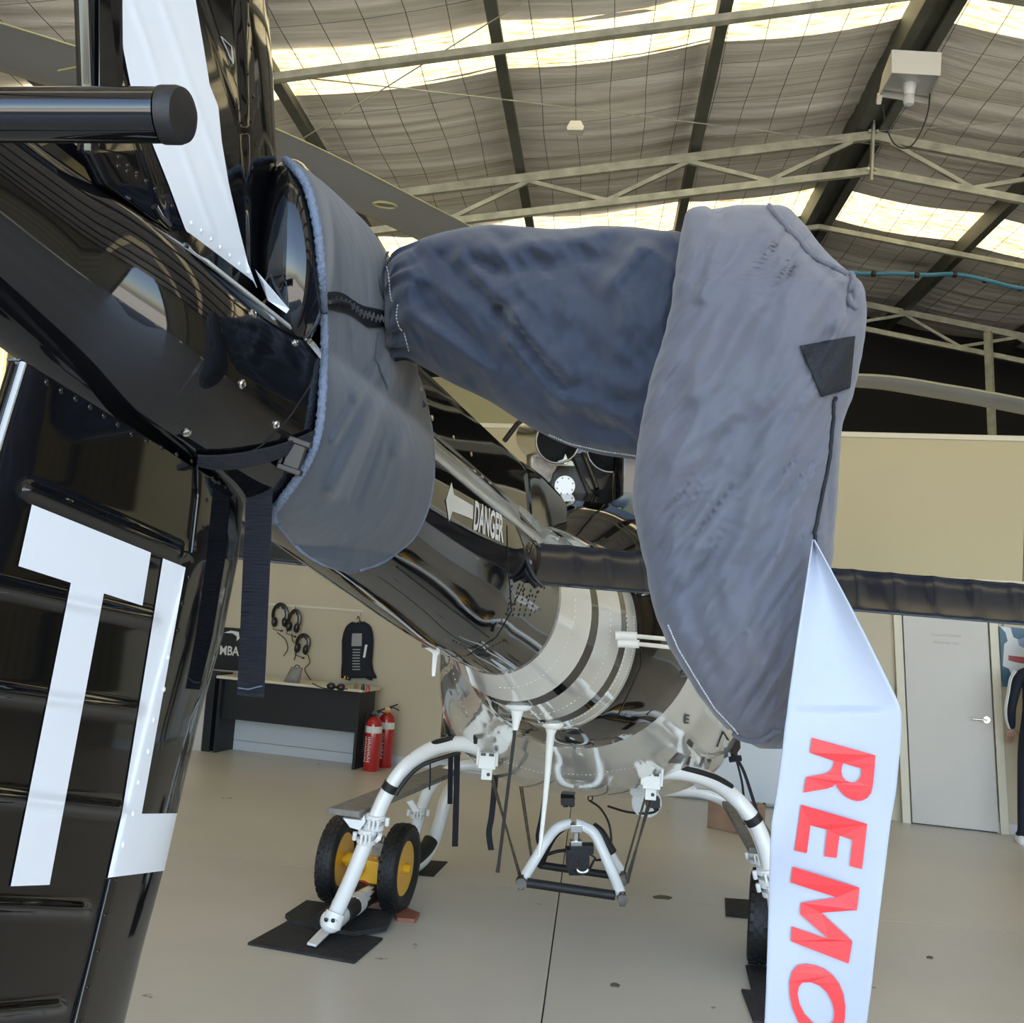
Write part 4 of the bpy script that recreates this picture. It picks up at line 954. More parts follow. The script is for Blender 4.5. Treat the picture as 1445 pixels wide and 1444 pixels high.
for a, b in (((312, 52), (329, 90)), ((329, 90), (327, 66)), ((327, 66), (312, 52)), ((317, 62), (326, 84))): g.tube([UF(*a, .001), UF(*b, .001)], .0006, 5)
obj('fin_marking', g, 'silver_paint', heli, kind='stuff')
# root fairing between the fins and the tail cone
g = G(); g.loft([[P(x, y, d), P(x + 14, y + 8, d - .01), P(x + 14, y + 30, d - .01), P(x - 10, y + 40, d + .06), P(x - 10, y, d + .06)] for x, y, d in cr([(60, 170, .80), (130, 226, .84), (220, 296, .90), (300, 356, .98), (352, 396, 1.06), (400, 440, 1.14)], 3)]); obj('fin_root_fairing', g, 'black_paint', heli, smooth=True)
g = G(); g.tube([F(x, y, .02) for x, y in ((218, 292), (226, 306), (238, 318))], .003, 8); obj('root_fastener', g, 'chrome', heli)
g = G(); g.slab([P(360, 380, 1.02), P(372, 400, 1.01), P(408, 436, 1.02), P(404, 442, 1.02), P(378, 424, 1.02)], FW * .002); obj('white_root_tab', g, 'white_letter', heli)
# ------------------------------------------------ horizontal stabiliser with pressed ribs
def stab(xa, ya0, ya1, xb, yb0, yb1, d0, d1, beads, name='stabiliser'):
    g = G(); n = 150; rows = []
    def pt(s_, t, side):
        x = lerp(xa, xb, s_); y0, y1 = lerp(ya0, yb0, s_), lerp(ya1, yb1, s_)
        dd = lerp(d0, d1, s_)
        # t: 0 leading edge (far, upper in the picture) .. 1 trailing edge (near)
        bead = 0
        for bs in beads:
            q = (s_ - bs - .012 * (t - .5)) * (abs(xb - xa)); bead += .007 * gau(q, 8) * math.sin(math.pi * min(1, max(0, (t - .04) / .92))) ** .4
        th = .05 * math.sin(math.pi * t ** .7) ** .8
        base = P(x, lerp(y0, y1, t), dd + .17 * (1 - t * t))
        return base + ZUP * ((-th * .5 - bead) * (1 if side else -1) * .5)
    for s_ in np.linspace(0, 1, n):
        rows.append([pt(s_, t, 1) for t in np.linspace(0, 1, 14)] + [pt(s_, t, 0) for t in np.linspace(1, 0, 14)[1:-1]])
    g.loft(rows); return obj(name, g, 'stab_paint', heli, smooth='all')
bd = [(x - 752) / (1600 - 752) for x in (806, 850, 903, 962, 1018, 1075, 1140, 1207, 1262, 1320, 1376, 1433, 1490)]
stab(752, 766, 825, 1600, 838, 896, 2.12, 2.10, bd)
stab(500, 742, 806, 160, 716, 772, 2.14, 2.18, [.2, .4, .6, .8], 'stabiliser')
# root collar of the stabiliser hugging the boom
g = G(); g.loft([[P(x + sh * math.sin(q), ym - hh * math.cos(q), 2.24 + .13 * math.sin(q) - dd) for q in np.linspace(0, 2 * math.pi, 28, False)] for x, ym, hh, sh, dd in ((716, 792, 34, 0, .02), (728, 793, 40, -3, .03), (738, 794, 40, -3, .03), (746, 795, 36, -3, .03), (757, 796, 33, 0, .02))]); obj('stabiliser_collar', g, 'black_paint', heli, smooth='all')
g = G(); g.tube(curve([(728, 758, 2.09), (734, 785, 2.07), (744, 810, 2.06), (758, 828, 2.05)], 4), .007, 8); g.tube(curve([(736, 762, 2.08), (742, 788, 2.06), (752, 812, 2.05), (766, 828, 2.05)], 4), .005, 8); obj('rubber_seal', g, 'black_rubber', heli, smooth=True, kind='stuff')
# ------------------------------------------------ main rotor
hub = P(872, 548, 6.6)
rh = GR(872, 900); g = G(); g.tube([hub - ZUP * .75, hub - ZUP * .2, hub - ZUP * .05, hub + ZUP * .1], [.14, .1, .2, .16], 20); obj('rotor_mast', g, 'dark_steel', heli, smooth=True)
def blade(keys, chord):
    """keys: x, y, depth along the span centre"""
    c = [P(*k) for k in cr(keys, 6)]; g = G(); rows = []
    for i, p in enumerate(c):
        t = (c[min(i + 1, len(c) - 1)] - c[max(i - 1, 0)]).normalized(); s_ = t.cross(ZUP).normalized(); n = s_.cross(t).normalized()
        ch = chord * (1 if i > 4 else .45 + .11 * i)
        rows.append([p + s_ * (ch * a) + n * (ch * b) for a, b in ((-.5, 0), (-.2, .035), (.2, .06), (.42, .045), (.5, 0), (.42, -.045), (.2, -.06), (-.2, -.035))])
    g.loft(rows); b_ = obj('rotor_blade', g, 'grey_blade', heli, smooth=True)
    return b_, c, g
b1, c1, g1 = blade([(872, 548, 6.6), (760, 418, 5.55), (650, 342, 4.75), (540, 286, 4.22), (400, 218, 3.78), (260, 160, 3.40), (130, 108, 3.12), (0, 66, 2.90), (-120, 30, 2.7)], .32)
b2, c2, g2 = blade([(872, 548, 6.6), (960, 540, 6.55), (1080, 540, 6.5), (1220, 538, 6.5), (1330, 553, 6.5), (1445, 574, 6.5), (1600, 606, 6.5)], .33)
blade([(872, 548, 6.6), (845, 560, 8.0), (820, 575, 9.4), (800, 590, 10.6)], .33)
g = G()
for gg, n in ((g1, 8), (g2, 8)):
    for col_ in (4, 0): g.tube([Vector(gg.v[i]) - ZUP * .002 for i in range(col_ + 8 * 6, len(gg.v), 8)], .003, 5, False)
obj('blade_edge_strip', g, 'yellow_line', heli, kind='stuff')
bvb = BVHTree.FromPolygons([Vector(v) for v in g1.v], g1.f)
g = G(); g.tube([onto(bvb, 543 + 16 * math.cos(a), 288 + 4 * math.sin(a) + 2 * math.cos(a), .003, 4.2) for a in np.linspace(0, 2 * math.pi, 25)], .006, 6, False); g.tube([onto(bvb, 82, 98, .003, 3), onto(bvb, 122, 90, .003, 3)], .0032, 5); obj('blade_marking', g, 'yellow_line', heli, kind='stuff')
# ------------------------------------------------ antennas under boom and body
g = G(); c = onto(BB, 736, 993, -.01, 3.0); tip = P(703, 1230, 3.0)
g.tube([P(730, 1002, 2.78), P(728, 1022, 2.78), P(727, 1030, 2.78)], [.018, .010, .008], 10); g.ball(P(732, 996, 2.79), (.038, .03, .016), None, 14, 8); obj('whip_base', g, 'white_paint', heli, smooth=True)
g = G(); g.tube([P(727, 1028, 2.78), P(716, 1120, 2.78), P(704, 1218, 2.78), P(702, 1231, 2.78)], [.0045, .0045, .0045, .0055], 8); obj('whip_antenna', g, 'black_plastic', heli, smooth=True)
g = G(); g.tube([P(779, 1018, 3.15), P(777, 1036, 3.15), P(772, 1100, 3.15), P(765, 1170, 3.15), P(761, 1208, 3.15)], [.026, .013, .009, .0065, .006], 10); g.ball(P(780, 1022, 3.15), (.035, .03, .018), None, 12, 8); obj('whip_antenna', g, 'white_paint', heli, smooth=True, label='white whip antenna')
g = G(); g.box(P(613, 906, 2.32), (.026, .02, .010), (RT, FW, UP)); g.box(P(596, 887, 2.25), (.028, .03, .008), (RT, FW, UP)); g.tube([P(585, 884, 2.2), P(610, 886, 2.25), P(638, 892, 2.3)], [.004, .012, .002], 8, True, .3); obj('loop_antenna', g, 'black_satin', heli, kind='stuff')
g = G(); g.slab([P(x, y, 2.32) for x, y in ((598, 912), (632, 914), (634, 921), (623, 921), (618, 925), (614, 955), (609, 955), (610, 922), (600, 916))], FW * .012); g.tube([P(606, 884, 2.25), P(614, 896, 2.3)], .006, 8); obj('blade_antenna', g, 'white_paint', heli, bevel=.002, label='white blade antenna')
for y, dx in ((897, 0), (908, 3)):
    g = G(); g.tube([P(868 + dx, y, 2.75), P(878 + dx, y, 2.75), P(899 + dx, y + 1, 2.74)], .0115, 10); g.tube([P(896 + dx, y + 1, 2.74), P(930, y + 4, 2.7), P(958, y + 7, 2.68)], .0055, 8); obj('tail_antenna_rod', g, 'white_paint', heli, smooth=True)
# ------------------------------------------------ landing gear
def tubepart(name, keys, r, m_='white_tube', n=6, seg=14, **kw):
    g = G(); g.tube(curve(keys, n), r, seg); return obj(name, g, m_, heli, smooth=True, **kw)
tubepart('crosstube', [(735, 1066, 4.82), (688, 1058, 4.82), (650, 1050, 4.9), (612, 1056, 5.0), (575, 1080, 5.08), (550, 1113, 5.06), (532, 1150, 5.04), (514, 1195, 5.02), (495, 1242, 5.0), (476, 1284, 4.99), (468, 1300, 4.99)], .037)
tubepart('crosstube', [(690, 1084, 6.5), (660, 1080, 6.5), (630, 1090, 6.5), (607, 1112, 6.5), (595, 1140, 6.5), (587, 1170, 6.5), (580, 1196, 6.5), (572, 1222, 6.45)], .036)
tubepart('crosstube', [(870, 1094, 4.75), (918, 1090, 4.76), (955, 1089, 4.8), (1000, 1100, 4.9), (1035, 1124, 5.0), (1062, 1155, 4.97), (1078, 1190, 4.95), (1088, 1230, 4.93), (1095, 1280, 4.9), (1100, 1330, 4.88), (1104, 1370, 4.86)], .037)
tubepart('crosstube', [(930, 1116, 6.3), (965, 1116, 6.3), (992, 1119, 6.3), (1020, 1130, 6.3), (1045, 1152, 6.3), (1062, 1182, 6.3), (1073, 1220, 6.3), (1080, 1262, 6.25)], .034)
tubepart('brace_tube', [(985, 1108, 5.5), (1010, 1112, 5.4), (1040, 1135, 5.3), (1066, 1178, 5.15), (1080, 1220, 5.05)], .022)
for sd_, keys in ((0, [(640, 1108, 6.75), (628, 1130, 6.72), (620, 1160, 6.7), (610, 1190, 6.68), (597, 1212, 6.6), (575, 1228, 6.4), (535, 1252, 5.85), (500, 1276, 5.4), (470, 1302, 5.05)]), (1, [(1058, 1150, 6.6), (1072, 1200, 6.55), (1082, 1240, 6.45), (1090, 1270, 6.1), (1096, 1310, 5.5), (1106, 1366, 4.95)])):
    tubepart('skid_tube', keys, .045)
tubepart('skid_sleeve', [(483, 1290, 5.18), (498, 1279, 5.38), (508, 1271, 5.52)], .050, 'black_rubber', 3)
tubepart('skid_sleeve', [(497, 1279.5, 5.37), (505, 1273.5, 5.47)], .053, 'label_white', 3)
tubepart('skid_sleeve', [(508, 1271, 5.52), (520, 1263, 5.66), (526, 1259, 5.73)], .052, 'black_rubber', 3)
tubepart('skid_sleeve', [(524, 1260, 5.71), (529, 1256, 5.77)], .060, 'red_paint', 2)
tubepart('skid_pad', [(608, 1186, 6.62), (602, 1196, 6.58), (592, 1206, 6.52), (584, 1212, 6.48)], .048, 'black_rubber')
tubepart('protective_strip', [(640, 1042, 4.9), (618, 1047, 4.95), (598, 1056, 5.06), (580, 1068, 5.05)], .013, 'black_rubber')
tubepart('protective_strip', [(960, 1084, 4.78), (985, 1089, 4.82), (1012, 1098, 4.88), (1032, 1110, 4.96)], .013, 'black_rubber')
tubepart('tape_band', [(554, 1106, 5.06), (548.5, 1116, 5.06)], .0415, 'black_rubber', 2)
tubepart('tape_band', [(1060, 1152, 4.965), (1066, 1161, 4.965)], .0425, 'black_rubber', 2)
tubepart('brake_line', [(650, 1062, 5.05), (600, 1078, 5.03), (575, 1098, 5.02), (558, 1122, 5.0)], .010, 'black_rubber')
def clamp(x, y, d, a):
    g = G(); c = P(x, y, d); ax = P(x + 4 * math.cos(a), y + 10, d) - P(x, y, d); ax.normalize()
    for q in (-.022, .022): g.tube([c + ax * (q - .012), c + ax * (q + .012)], .047, 16)
    for q in (-1, 0, 1): g.box(c + RT * (q * .02) - FW * .05, (.006, .01, .022), (RT, FW, ax))
    for q in (-1, 1): g.tube([c + RT * (q * .058) - ax * .02, c + RT * (q * .058) + ax * .02], .012, 8)
    obj('clamp', g, 'white_tube', heli, bevel=.003, smooth=True)
clamp(529, 1160, 5.03, 1.9); clamp(518, 1180, 5.02, 1.9); clamp(590, 1147, 6.48, 1.9); clamp(1067, 1208, 6.3, 1); clamp(1083, 1235, 4.93, 1); clamp(1088, 1253, 4.93, 1)
g = G(); g.slab([P(x, y, 5.0) for x, y in ((484, 1155), (510, 1158), (514, 1150), (516, 1160), (507, 1172), (494, 1168))], FW * .03); g.slab([P(x, y, 6.3) for x, y in ((574, 1132), (582, 1130), (590, 1142), (584, 1147))], FW * .03); g.tube([P(532, 1181, 4.98), P(536, 1184, 4.98)], .024, 12); obj('step_bracket', g, 'white_tube', heli, kind='stuff')
g = G(); a, b = P(484, 1152, 5.0), P(637, 1088, 6.6); dn = (b - a).normalized(); sx = dn.cross(ZUP).normalized()
g.slab([a - sx * .08, a + sx * .08, b + sx * .08, b - sx * .08], ZUP * .03); obj('boarding_step', g, 'grey_step', heli, bevel=.006)
g = G(); a, b = P(1048, 1140, 6.2), P(1092, 1208, 5.1); dn = (b - a).normalized(); sx = dn.cross(ZUP).normalized(); g.slab([a - sx * .05, a + sx * .12, b + sx * .12, b - sx * .05], ZUP * .03); obj('boarding_step', g, 'grey_step', heli, bevel=.006)
# skid heel: joint and spring steel plate on the mat
g = G(); c = P(468, 1300, 4.97); g.ball(c, (.055, .05, .055), None, 20, 12); g.tube([P(474, 1288, 4.97), P(466, 1308, 4.95)], [.047, .05], 18)
for q in (-6, 6): g.disc(P(466 + q, 1300 + q * .2, 4.91), -FW, .012, .012, 10)
obj('heel_joint', g, 'white_tube', heli, smooth=True)
for q in (-5, 5): g = G(); g.dome(P(465 + q, 1299 + q * .1, 4.905), -FW, .011, .5, 8); obj('heel_bolt', g, 'black_satin', heli, smooth='all')
g = G(); a, b, c, d = GR(433, 1334, .02), GR(446, 1337, .02), GR(477, 1307, .052), GR(462, 1304, .052); g.slab([a, b, c, d], ZUP * .012); obj('heel_spring', g, 'white_tube', heli, bevel=.002)
tubepart('tape_band', [(470, 1296, 4.98), (473, 1290, 4.98)], .049, 'black_rubber', 2)
# attachment brackets under the fuselage
for x, y, d in ((689, 1072, 4.7), (919, 1100, 4.64)):
    g = G(); c = P(x, y, d); g.box(c, (.038, .05, .035), (CD, RD, ZUP)); g.box(c - ZUP * .055, (.024, .03, .03), (CD, RD, ZUP))
    for q in (-1, 1): g.tube([c + CD * (q * .042) - RD * .05 - ZUP * .02, c + CD * (q * .042) - RD * .05 + ZUP * .06], .007, 8)
    obj('crosstube_bracket', g, 'white_paint', heli, bevel=.004)
    g = G(); 
    for q in (-1, 1): g.box(c + CD * (q * .018) - RD * .052 + ZUP * .028, (.011, .004, .006), (CD, RD, ZUP))
    g.disc(c - ZUP * .06 - RD * .032 + CD * .008, RD, .008, .008, 10); obj('bracket_bolt', g, 'black_satin', heli, kind='stuff')
g = G(); g.slab([P(x, y, 4.9) for x, y in ((886, 1101), (908, 1094), (910, 1106), (890, 1103))], FW * .05); obj('fairing_lip', g, 'black_satin', heli)
g = G(); g.slab([P(x, y, 4.95) for x, y in ((702, 1075), (720, 1084), (716, 1086), (703, 1083))], FW * .05); obj('fairing_lip', g, 'black_satin', heli)
for x, y in ((671, 1040), (933, 1070)):
    g = G(); c = P(x, y, 4.68); g.tube([c - UP * .03, c, c + UP * .02 + RT * .01], [.009, .011, .016], 10); obj('tie_down_ring', g, 'black_satin', heli, smooth=True)
# belly: cargo swing frame with its hook, cables and slings
def bl(name, pts, r, m_, n=5, **kw): g = G(); g.tube(curve(pts, n), r, 12); return obj(name, g, m_, heli, smooth=True, **kw)
bl('swing_arch', [(738, 1240, 5.35), (752, 1218, 5.4), (770, 1188, 5.45), (786, 1169, 5.5), (806, 1162, 5.5), (806, 1162, 5.5)], .027, 'white_tube')
bl('swing_arch', [(876, 1262, 5.25), (866, 1236, 5.32), (852, 1204, 5.38), (838, 1176, 5.42), (820, 1165, 5.45), (812, 1163, 5.45)], .027, 'white_tube')
bl('swing_arch', [(882, 1238, 5.75), (866, 1212, 5.72), (850, 1186, 5.68), (838, 1172, 5.62), (822, 1164, 5.58)], .024, 'white_tube')
bl('swing_arch', [(762, 1222, 5.85), (772, 1196, 5.8), (784, 1176, 5.72), (800, 1164, 5.6)], .022, 'black_rubber')
bl('hose_sleeve', [(836, 1168, 5.5), (846, 1176, 5.5), (856, 1192, 5.5), (863, 1204, 5.5)], .03, 'black_rubber')
bl('swing_bar', [(744, 1246, 5.33), (868, 1264, 5.25)], .024, 'black_rubber', 2); bl('swing_bar', [(762, 1221, 5.85), (872, 1237, 5.78)], .021, 'black_rubber', 2)
for x, y, d in ((735, 1245, 5.33), (878, 1268, 5.24), (880, 1240, 5.6)):
    g = G(); c = P(x, y, d); g.tube([c - UP * .035, c + UP * .035], .016, 10); g.disc(c, -FW, .026, .05, 14); obj('shackle', g, 'steel', heli, smooth=True)
for a, b in (((694, 1092, 4.7), (733, 1238, 5.32)), ((691, 1092, 4.7), (736, 1240, 5.32)), ((733, 1106, 6.0), (750, 1216, 5.84)), ((736, 1106, 6.0), (752, 1218, 5.84)), ((912, 1120, 4.65), (880, 1234, 5.6)), ((917, 1124, 4.65), (886, 1246, 5.55)), ((921, 1124, 4.65), (884, 1240, 5.5))):
    g = G(); g.tube([P(*a), P(*b)], .0055, 6); obj('sling_cable', g, 'steel', heli, smooth=True)
g = G(); c = P(813, 1168, 5.45); g.box(c, (.03, .03, .02), (RT, FW, UP)); g.tube([c - UP * .02, c - UP * .10], .018, 10); g.box(c - UP * .09, (.03, .025, .025), (RT, FW, UP)); obj('swivel', g, 'chrome', heli, bevel=.003)
g = G(); c = P(815, 1211, 5.42); g.box(c, (.058, .04, .05), (RT, FW, UP)); g.box(c + RT * .02 + UP * .05, (.06, .035, .02), (RT, FW, UP)); g.box(c - UP * .05 - RT * .01, (.035, .03, .03), (RT, FW, UP)); g.tube([c + RT * .05 + UP * .03, c + RT * .09, c + RT * .06 - UP * .06], .007, 8)
for q in (-.03, .01, .035): g.disc(c + RT * q - FW * .042 - UP * (q * .6), -FW, .010, .012, 10)
obj('cargo_hook', g, 'black_plastic', heli, bevel=.004)
g = G(); c = P(822, 1226, 5.38); g.tube([c + RT * (.03 * math.cos(a)) + UP * (.02 * math.sin(a)) for a in np.linspace(math.pi, 2 * math.pi, 9)], .008, 8); obj('hook_latch', g, 'chrome', heli, smooth=True)
bl('hook_cable', [(832, 1130, 5.6), (848, 1142, 5.6), (860, 1165, 5.55), (862, 1195, 5.5), (852, 1212, 5.45), (838, 1214, 5.42)], .006, 'black_rubber')
bl('hook_cable', [(858, 1138, 5.4), (885, 1146, 5.3), (915, 1148, 5.1), (928, 1142, 5.0), (926, 1128, 4.95)], .006, 'black_rubber')
bl('hook_cable', [(772, 1206, 5.5), (785, 1202, 5.48), (798, 1200, 5.45), (806, 1196, 5.42)], .009, 'black_rubber')
g = G(); g.disc(P(912, 1132, 5.2), -FW, .075, .03, 28); obj('landing_light', g, 'fixture_lens', heli, bevel=.006)
g = G(); c = P(921, 1132, 4.85); g.box(c, (.03, .03, .02), (RT, FW, UP)); g.tube([c, c - UP * .04 + RT * .02], .012, 8); obj('cable_connector', g, 'black_plastic', heli)
g = G(); c = P(801, 1129, 5.5); g.box(c, (.035, .04, .018), (RT, FW, UP)); g.tube([c - UP * .01 - RT * .01, c - UP * .035 - RT * .01], .014, 10); g.tube([c - UP * .01 + RT * .02, c - UP * .035 + RT * .02], .014, 10); obj('belly_fitting', g, 'black_plastic', heli)
g = G(); c = P(833, 1127, 5.5); g.tube([c + RT * (.012 * math.cos(a)) + UP * (.012 * math.sin(a)) for a in np.linspace(0, 2 * math.pi, 13)], .004, 6); obj('belly_ring', g, 'black_satin', heli, smooth=True)
# black tie down straps hanging from the body
for pts, w_ in (([(645, 1066, 5.9), (644, 1120, 5.9), (642, 1195, 5.9)], .017), ([(636, 1066, 6.2), (635, 1135, 6.2)], .015), ([(700, 1088, 5.7), (694, 1150, 5.7), (690, 1175, 5.7), (693, 1200, 5.7)], .016), ([(769, 1114, 5.9), (764, 1150, 5.9), (758, 1180, 5.9), (762, 1196, 5.9)], .009), ([(1036, 1066, 5.6), (1050, 1090, 5.6), (1070, 1152, 5.5)], .009), ([(1038, 1068, 5.6), (1048, 1110, 5.6), (1051, 1160, 5.6), (1051, 1174, 5.6)], .006), ([(607, 1078, 5.1), (607, 1100, 5.1), (606, 1115, 5.1)], .004)):
    c = curve(pts, 5); g = G(); g.loft([[p + RT * w_, p + RT * w_ + FW * .003, p - RT * w_ + FW * .003, p - RT * w_] for p in c]); obj('hanging_strap', g, 'webbing', heli)
g = G(); g.tube([P(1037, 1052, 5.6), P(1037, 1070, 5.6)], .014, 8); g.tube([P(1029, 1072, 5.6), P(1046, 1070, 5.6)], .016, 8); obj('strap_knot', g, 'webbing', heli, smooth=True)
g = G(); g.tube([P(1034, 1015, 5.6), P(1037, 1035, 5.58), P(1037, 1055, 5.55), P(1034, 1066, 5.5)], [.012, .026, .03, .012], 10); obj('corner_fairing', g, 'black_satin', heli, smooth=True)
g = G(); g.tube([P(628, 1015, 5.6), P(630, 1040, 5.5), P(636, 1052, 5.5)], [.01, .03, .03], 10); g.tube([P(640, 1048, 5.45), P(668, 1060, 5.2)], .012, 8); obj('corner_fairing', g, 'black_satin', heli, smooth=True)
# marks on the body: letter, small square vent, dark steps
bod = lambda x, y, o=.004: onto(FB, x, y, o, 4.6)
g = G(); word(g, 'E', ((965, 1007), (972, 1008), (971, 1021), (964, 1020)), bod, .04); obj('body_marking', g, 'black_satin', heli)
g = G(); polyfill(g, [(968, 1048), (973, 1042), (978, 1048), (975, 1055)], [], bod); obj('static_vent', g, 'dark_steel', heli)
g = G(); g.tube([bod(1011, 1053), bod(1019, 1032), bod(1027, 1044)], .004, 5); obj('body_marking', g, 'dark_steel', heli)
for p in ([(942, 1076), (956, 1062), (966, 1066), (960, 1077)], [(967, 1078), (972, 1067), (975, 1067), (971, 1079)], [(986, 1082), (991, 1068), (994, 1068), (990, 1083)], [(999, 1071), (1004, 1071), (1002, 1076), (998, 1075)]):
    g = G(); polyfill(g, p, [], bod); obj('body_marking', g, 'black_satin', heli)
rivets('body_rivets', along([(700, 1072), (760, 1090), (830, 1094), (900, 1082)], 34) + along([(636, 935), (650, 990), (672, 1035)], 14), .0045, 'white_paint', FB)
seam([(770, 1048), (776, 1078)], .002, 'silver_paint', FB); seam([(902, 880), (905, 940), (872, 1010)], .003, 'black_satin', FB)
for x, y in ((636, 978), (654, 999), (660, 1012)):
    g = G(); h = FB.ray_cast(EYE, RAY(x, y))
    if h[0] is not None: g.disc(h[0], h[1], .012 if x < 640 else .006, .004, 12); obj('drain_hole', g, 'black_satin', heli)
# glossy black tail bar pushed into the picture from the left
bar = thing('handling_bar', 'glossy black round bar with an end cap, crossing in front of the fin', 'bar', P(-100, 160, .62))
g = G(); g.tube([P(-420, 162, .64), P(-100, 162, .63), P(228, 162.5, .62)], .0158, 40); g.tube([P(228, 162.5, .62), P(230, 162.5, .62)], [.0158, .0162], 40, False); obj('bar_tube', g, 'black_paint', bar, smooth=True)
g = G(); g.tube([P(228, 162.5, .62), P(232, 162.5, .62), P(252, 162.6, .619), P(259, 162.7, .6185), P(262, 162.8, .618)], [.0163, .0166, .0166, .0155, .011], 40); obj('end_cap', g, 'black_rubber', bar, smooth=True)
pp = P(-420, 162, .64); g = G(); g.tube([Vector((pp.x, pp.y, 0)), pp + ZUP * .015], .02, 20); g.tube([Vector((pp.x, pp.y, 0)), Vector((pp.x, pp.y, .02))], .15, 24); obj('bar_post', g, 'black_satin', bar, smooth=True)
# ------------------------------------------------ ground handling wheels
AX = (GR(1068, 1360) - GR(560, 1286)); AX.z = 0; AX.normalize(); AF = Vector((-AX.y, AX.x, 0))
def wheel(c, r, w_, parent):
    Y, Z = AF, ZUP
    def ring(q, rad, n=48): return [c + AX * q + Y * (rad * math.cos(2 * math.pi * k / n)) + Z * (rad * math.sin(2 * math.pi * k / n)) for k in range(n)]
    g = G(); prof = [(-.55, .60), (-.85, .68), (-1, .80), (-.93, .90), (-.72, .955), (-.4, .985), (0, .995), (.4, .985), (.72, .955), (.93, .90), (1, .80), (.85, .68), (.55, .60)]
    g.loft([ring(a * w_ / 2, b * r) for a, b in prof], caps=False); ty = obj('tyre', g, 'black_rubber', parent, smooth='all')
    g = G()                                                       # tread blocks
    n = 30
    for j, q in enumerate((-.62, -.22, .22, .62)):
        for k in range(n):
            a = 2 * math.pi * (k + (j % 2) * .5) / n; rr = r * (.968 if abs(q) > .5 else .992)
            rad = Y * math.cos(a) + Z * math.sin(a); tan = Z * math.cos(a) - Y * math.sin(a)
            g.box(c + AX * (q * w_ / 2) + rad * rr, (w_ * .085, r * .075, r * .012), (AX, tan, (rad + AX * (q * .25)).normalized()))
    obj('tread_blocks', g, 'black_rubber', ty, kind='stuff')
    g = G(); g.loft([ring(a * w_ / 2, b * r, 32) for a, b in ((-.6, .62), (-.5, .58), (-.2, .50), (-.05, .30), (-.05, .12), (.05, .12), (.05, .30), (.2, .50), (.5, .58), (.6, .62))]); obj('rim', g, 'yellow_paint', parent, smooth=True)
    g = G(); g.tube([c - AX * w_ * .45, c + AX * w_ * .62], [.03, .026], 14)
    for k in range(4): a = k * math.pi / 2 + .5; g.disc(c + AX * .012 + Y * (.06 * math.cos(a)) + Z * (.06 * math.sin(a)), AX, .011, .02, 8)
    obj('wheel_hub', g, 'yellow_paint', parent, smooth=True)
def handling(c1, c2, r, lab):
    t = thing('ground_handling_wheels', lab, 'wheels', Vector(((c1.x + c2.x) / 2, (c1.y + c2.y) / 2, 0)), 'ground handling wheel sets')
    wheel(c1, r, .105, t); wheel(c2, r, .105, t)
    m = (c1 + c2) / 2
    g = G(); g.tube([c1, c2], .024, 12); g.tube([c1 + AX * .05, c1 + AX * .09], .04, 14); obj('axle', g, 'yellow_paint', t, smooth=True)
    g = G(); g.box(m + AX * .02 - ZUP * .03, (.07, .07, .06), (AX, AF, ZUP)); g.tube([m - AF * .04 - AX * .03, m - AF * .11 - AX * .03 - ZUP * .01], .04, 16); g.tube([m + ZUP * .02 + AX * .04, m + ZUP * .09 + AX * .05], .02, 10); g.box(m - ZUP * .11 + AX * .03, (.035, .04, .03), (AX, AF, ZUP)); obj('hydraulic_body', g, 'yellow_paint', t, bevel=.008, smooth=True)
    g = G(); g.tube([m + AX * .05 + ZUP * .03, m + AX * .08 + ZUP * .15], .018, 10); g.box(m + AX * .07 + ZUP * .09 - AF * .03, (.03, .03, .035), (AX, AF, ZUP)); obj('pump_valve', g, 'steel', t, bevel=.003)
    p0 = m - ZUP * .12 - AF * .02; p1 = m - ZUP * (m.z - .075) - AF * .55 - AX * .02
    g = G(); g.tube([p0 + (p1 - p0) * a for a in (0, .12)], .05, 18); obj('ram_collar', g, 'red_paint', t, smooth=True)
    g = G(); g.tube([p0 + (p1 - p0) * a for a in (.12, .38)], .045, 18); g.tube([p0 + (p1 - p0) * a for a in (.62, 1)], .034, 14); obj('ram_barrel', g, 'black_rubber', t, smooth=True)
    g = G(); g.tube([p0 + (p1 - p0) * a for a in (.38, .62)], .047, 18); obj('ram_sleeve', g, 'label_white', t, smooth=True)
    g = G(); g.tube([p0 + AX * .06, p0 + AX * .06 + (p1 - p0) * .3 + ZUP * .02, p0 + AX * .07 + (p1 - p0) * .6], .009, 6); g.tube([p1 + AX * .05 - ZUP * .02, p1 + AX * .1 - ZUP * .02 + AF * .05], .022, 10); obj('ram_hose', g, 'black_plastic', t, smooth=True)
RW = .232
def wc(x, y): p = GR(x, y); return Vector((p.x, p.y, RW))
handling(wc(473, 1273), wc(559, 1287), RW, 'ground handling wheels with yellow hubs clamped on the left skid')
w3 = wc(1068, 1361); handling(w3, w3 + (wc(559, 1287) - wc(473, 1273)), RW, 'ground handling wheels on the right skid, half hidden by the white streamer')
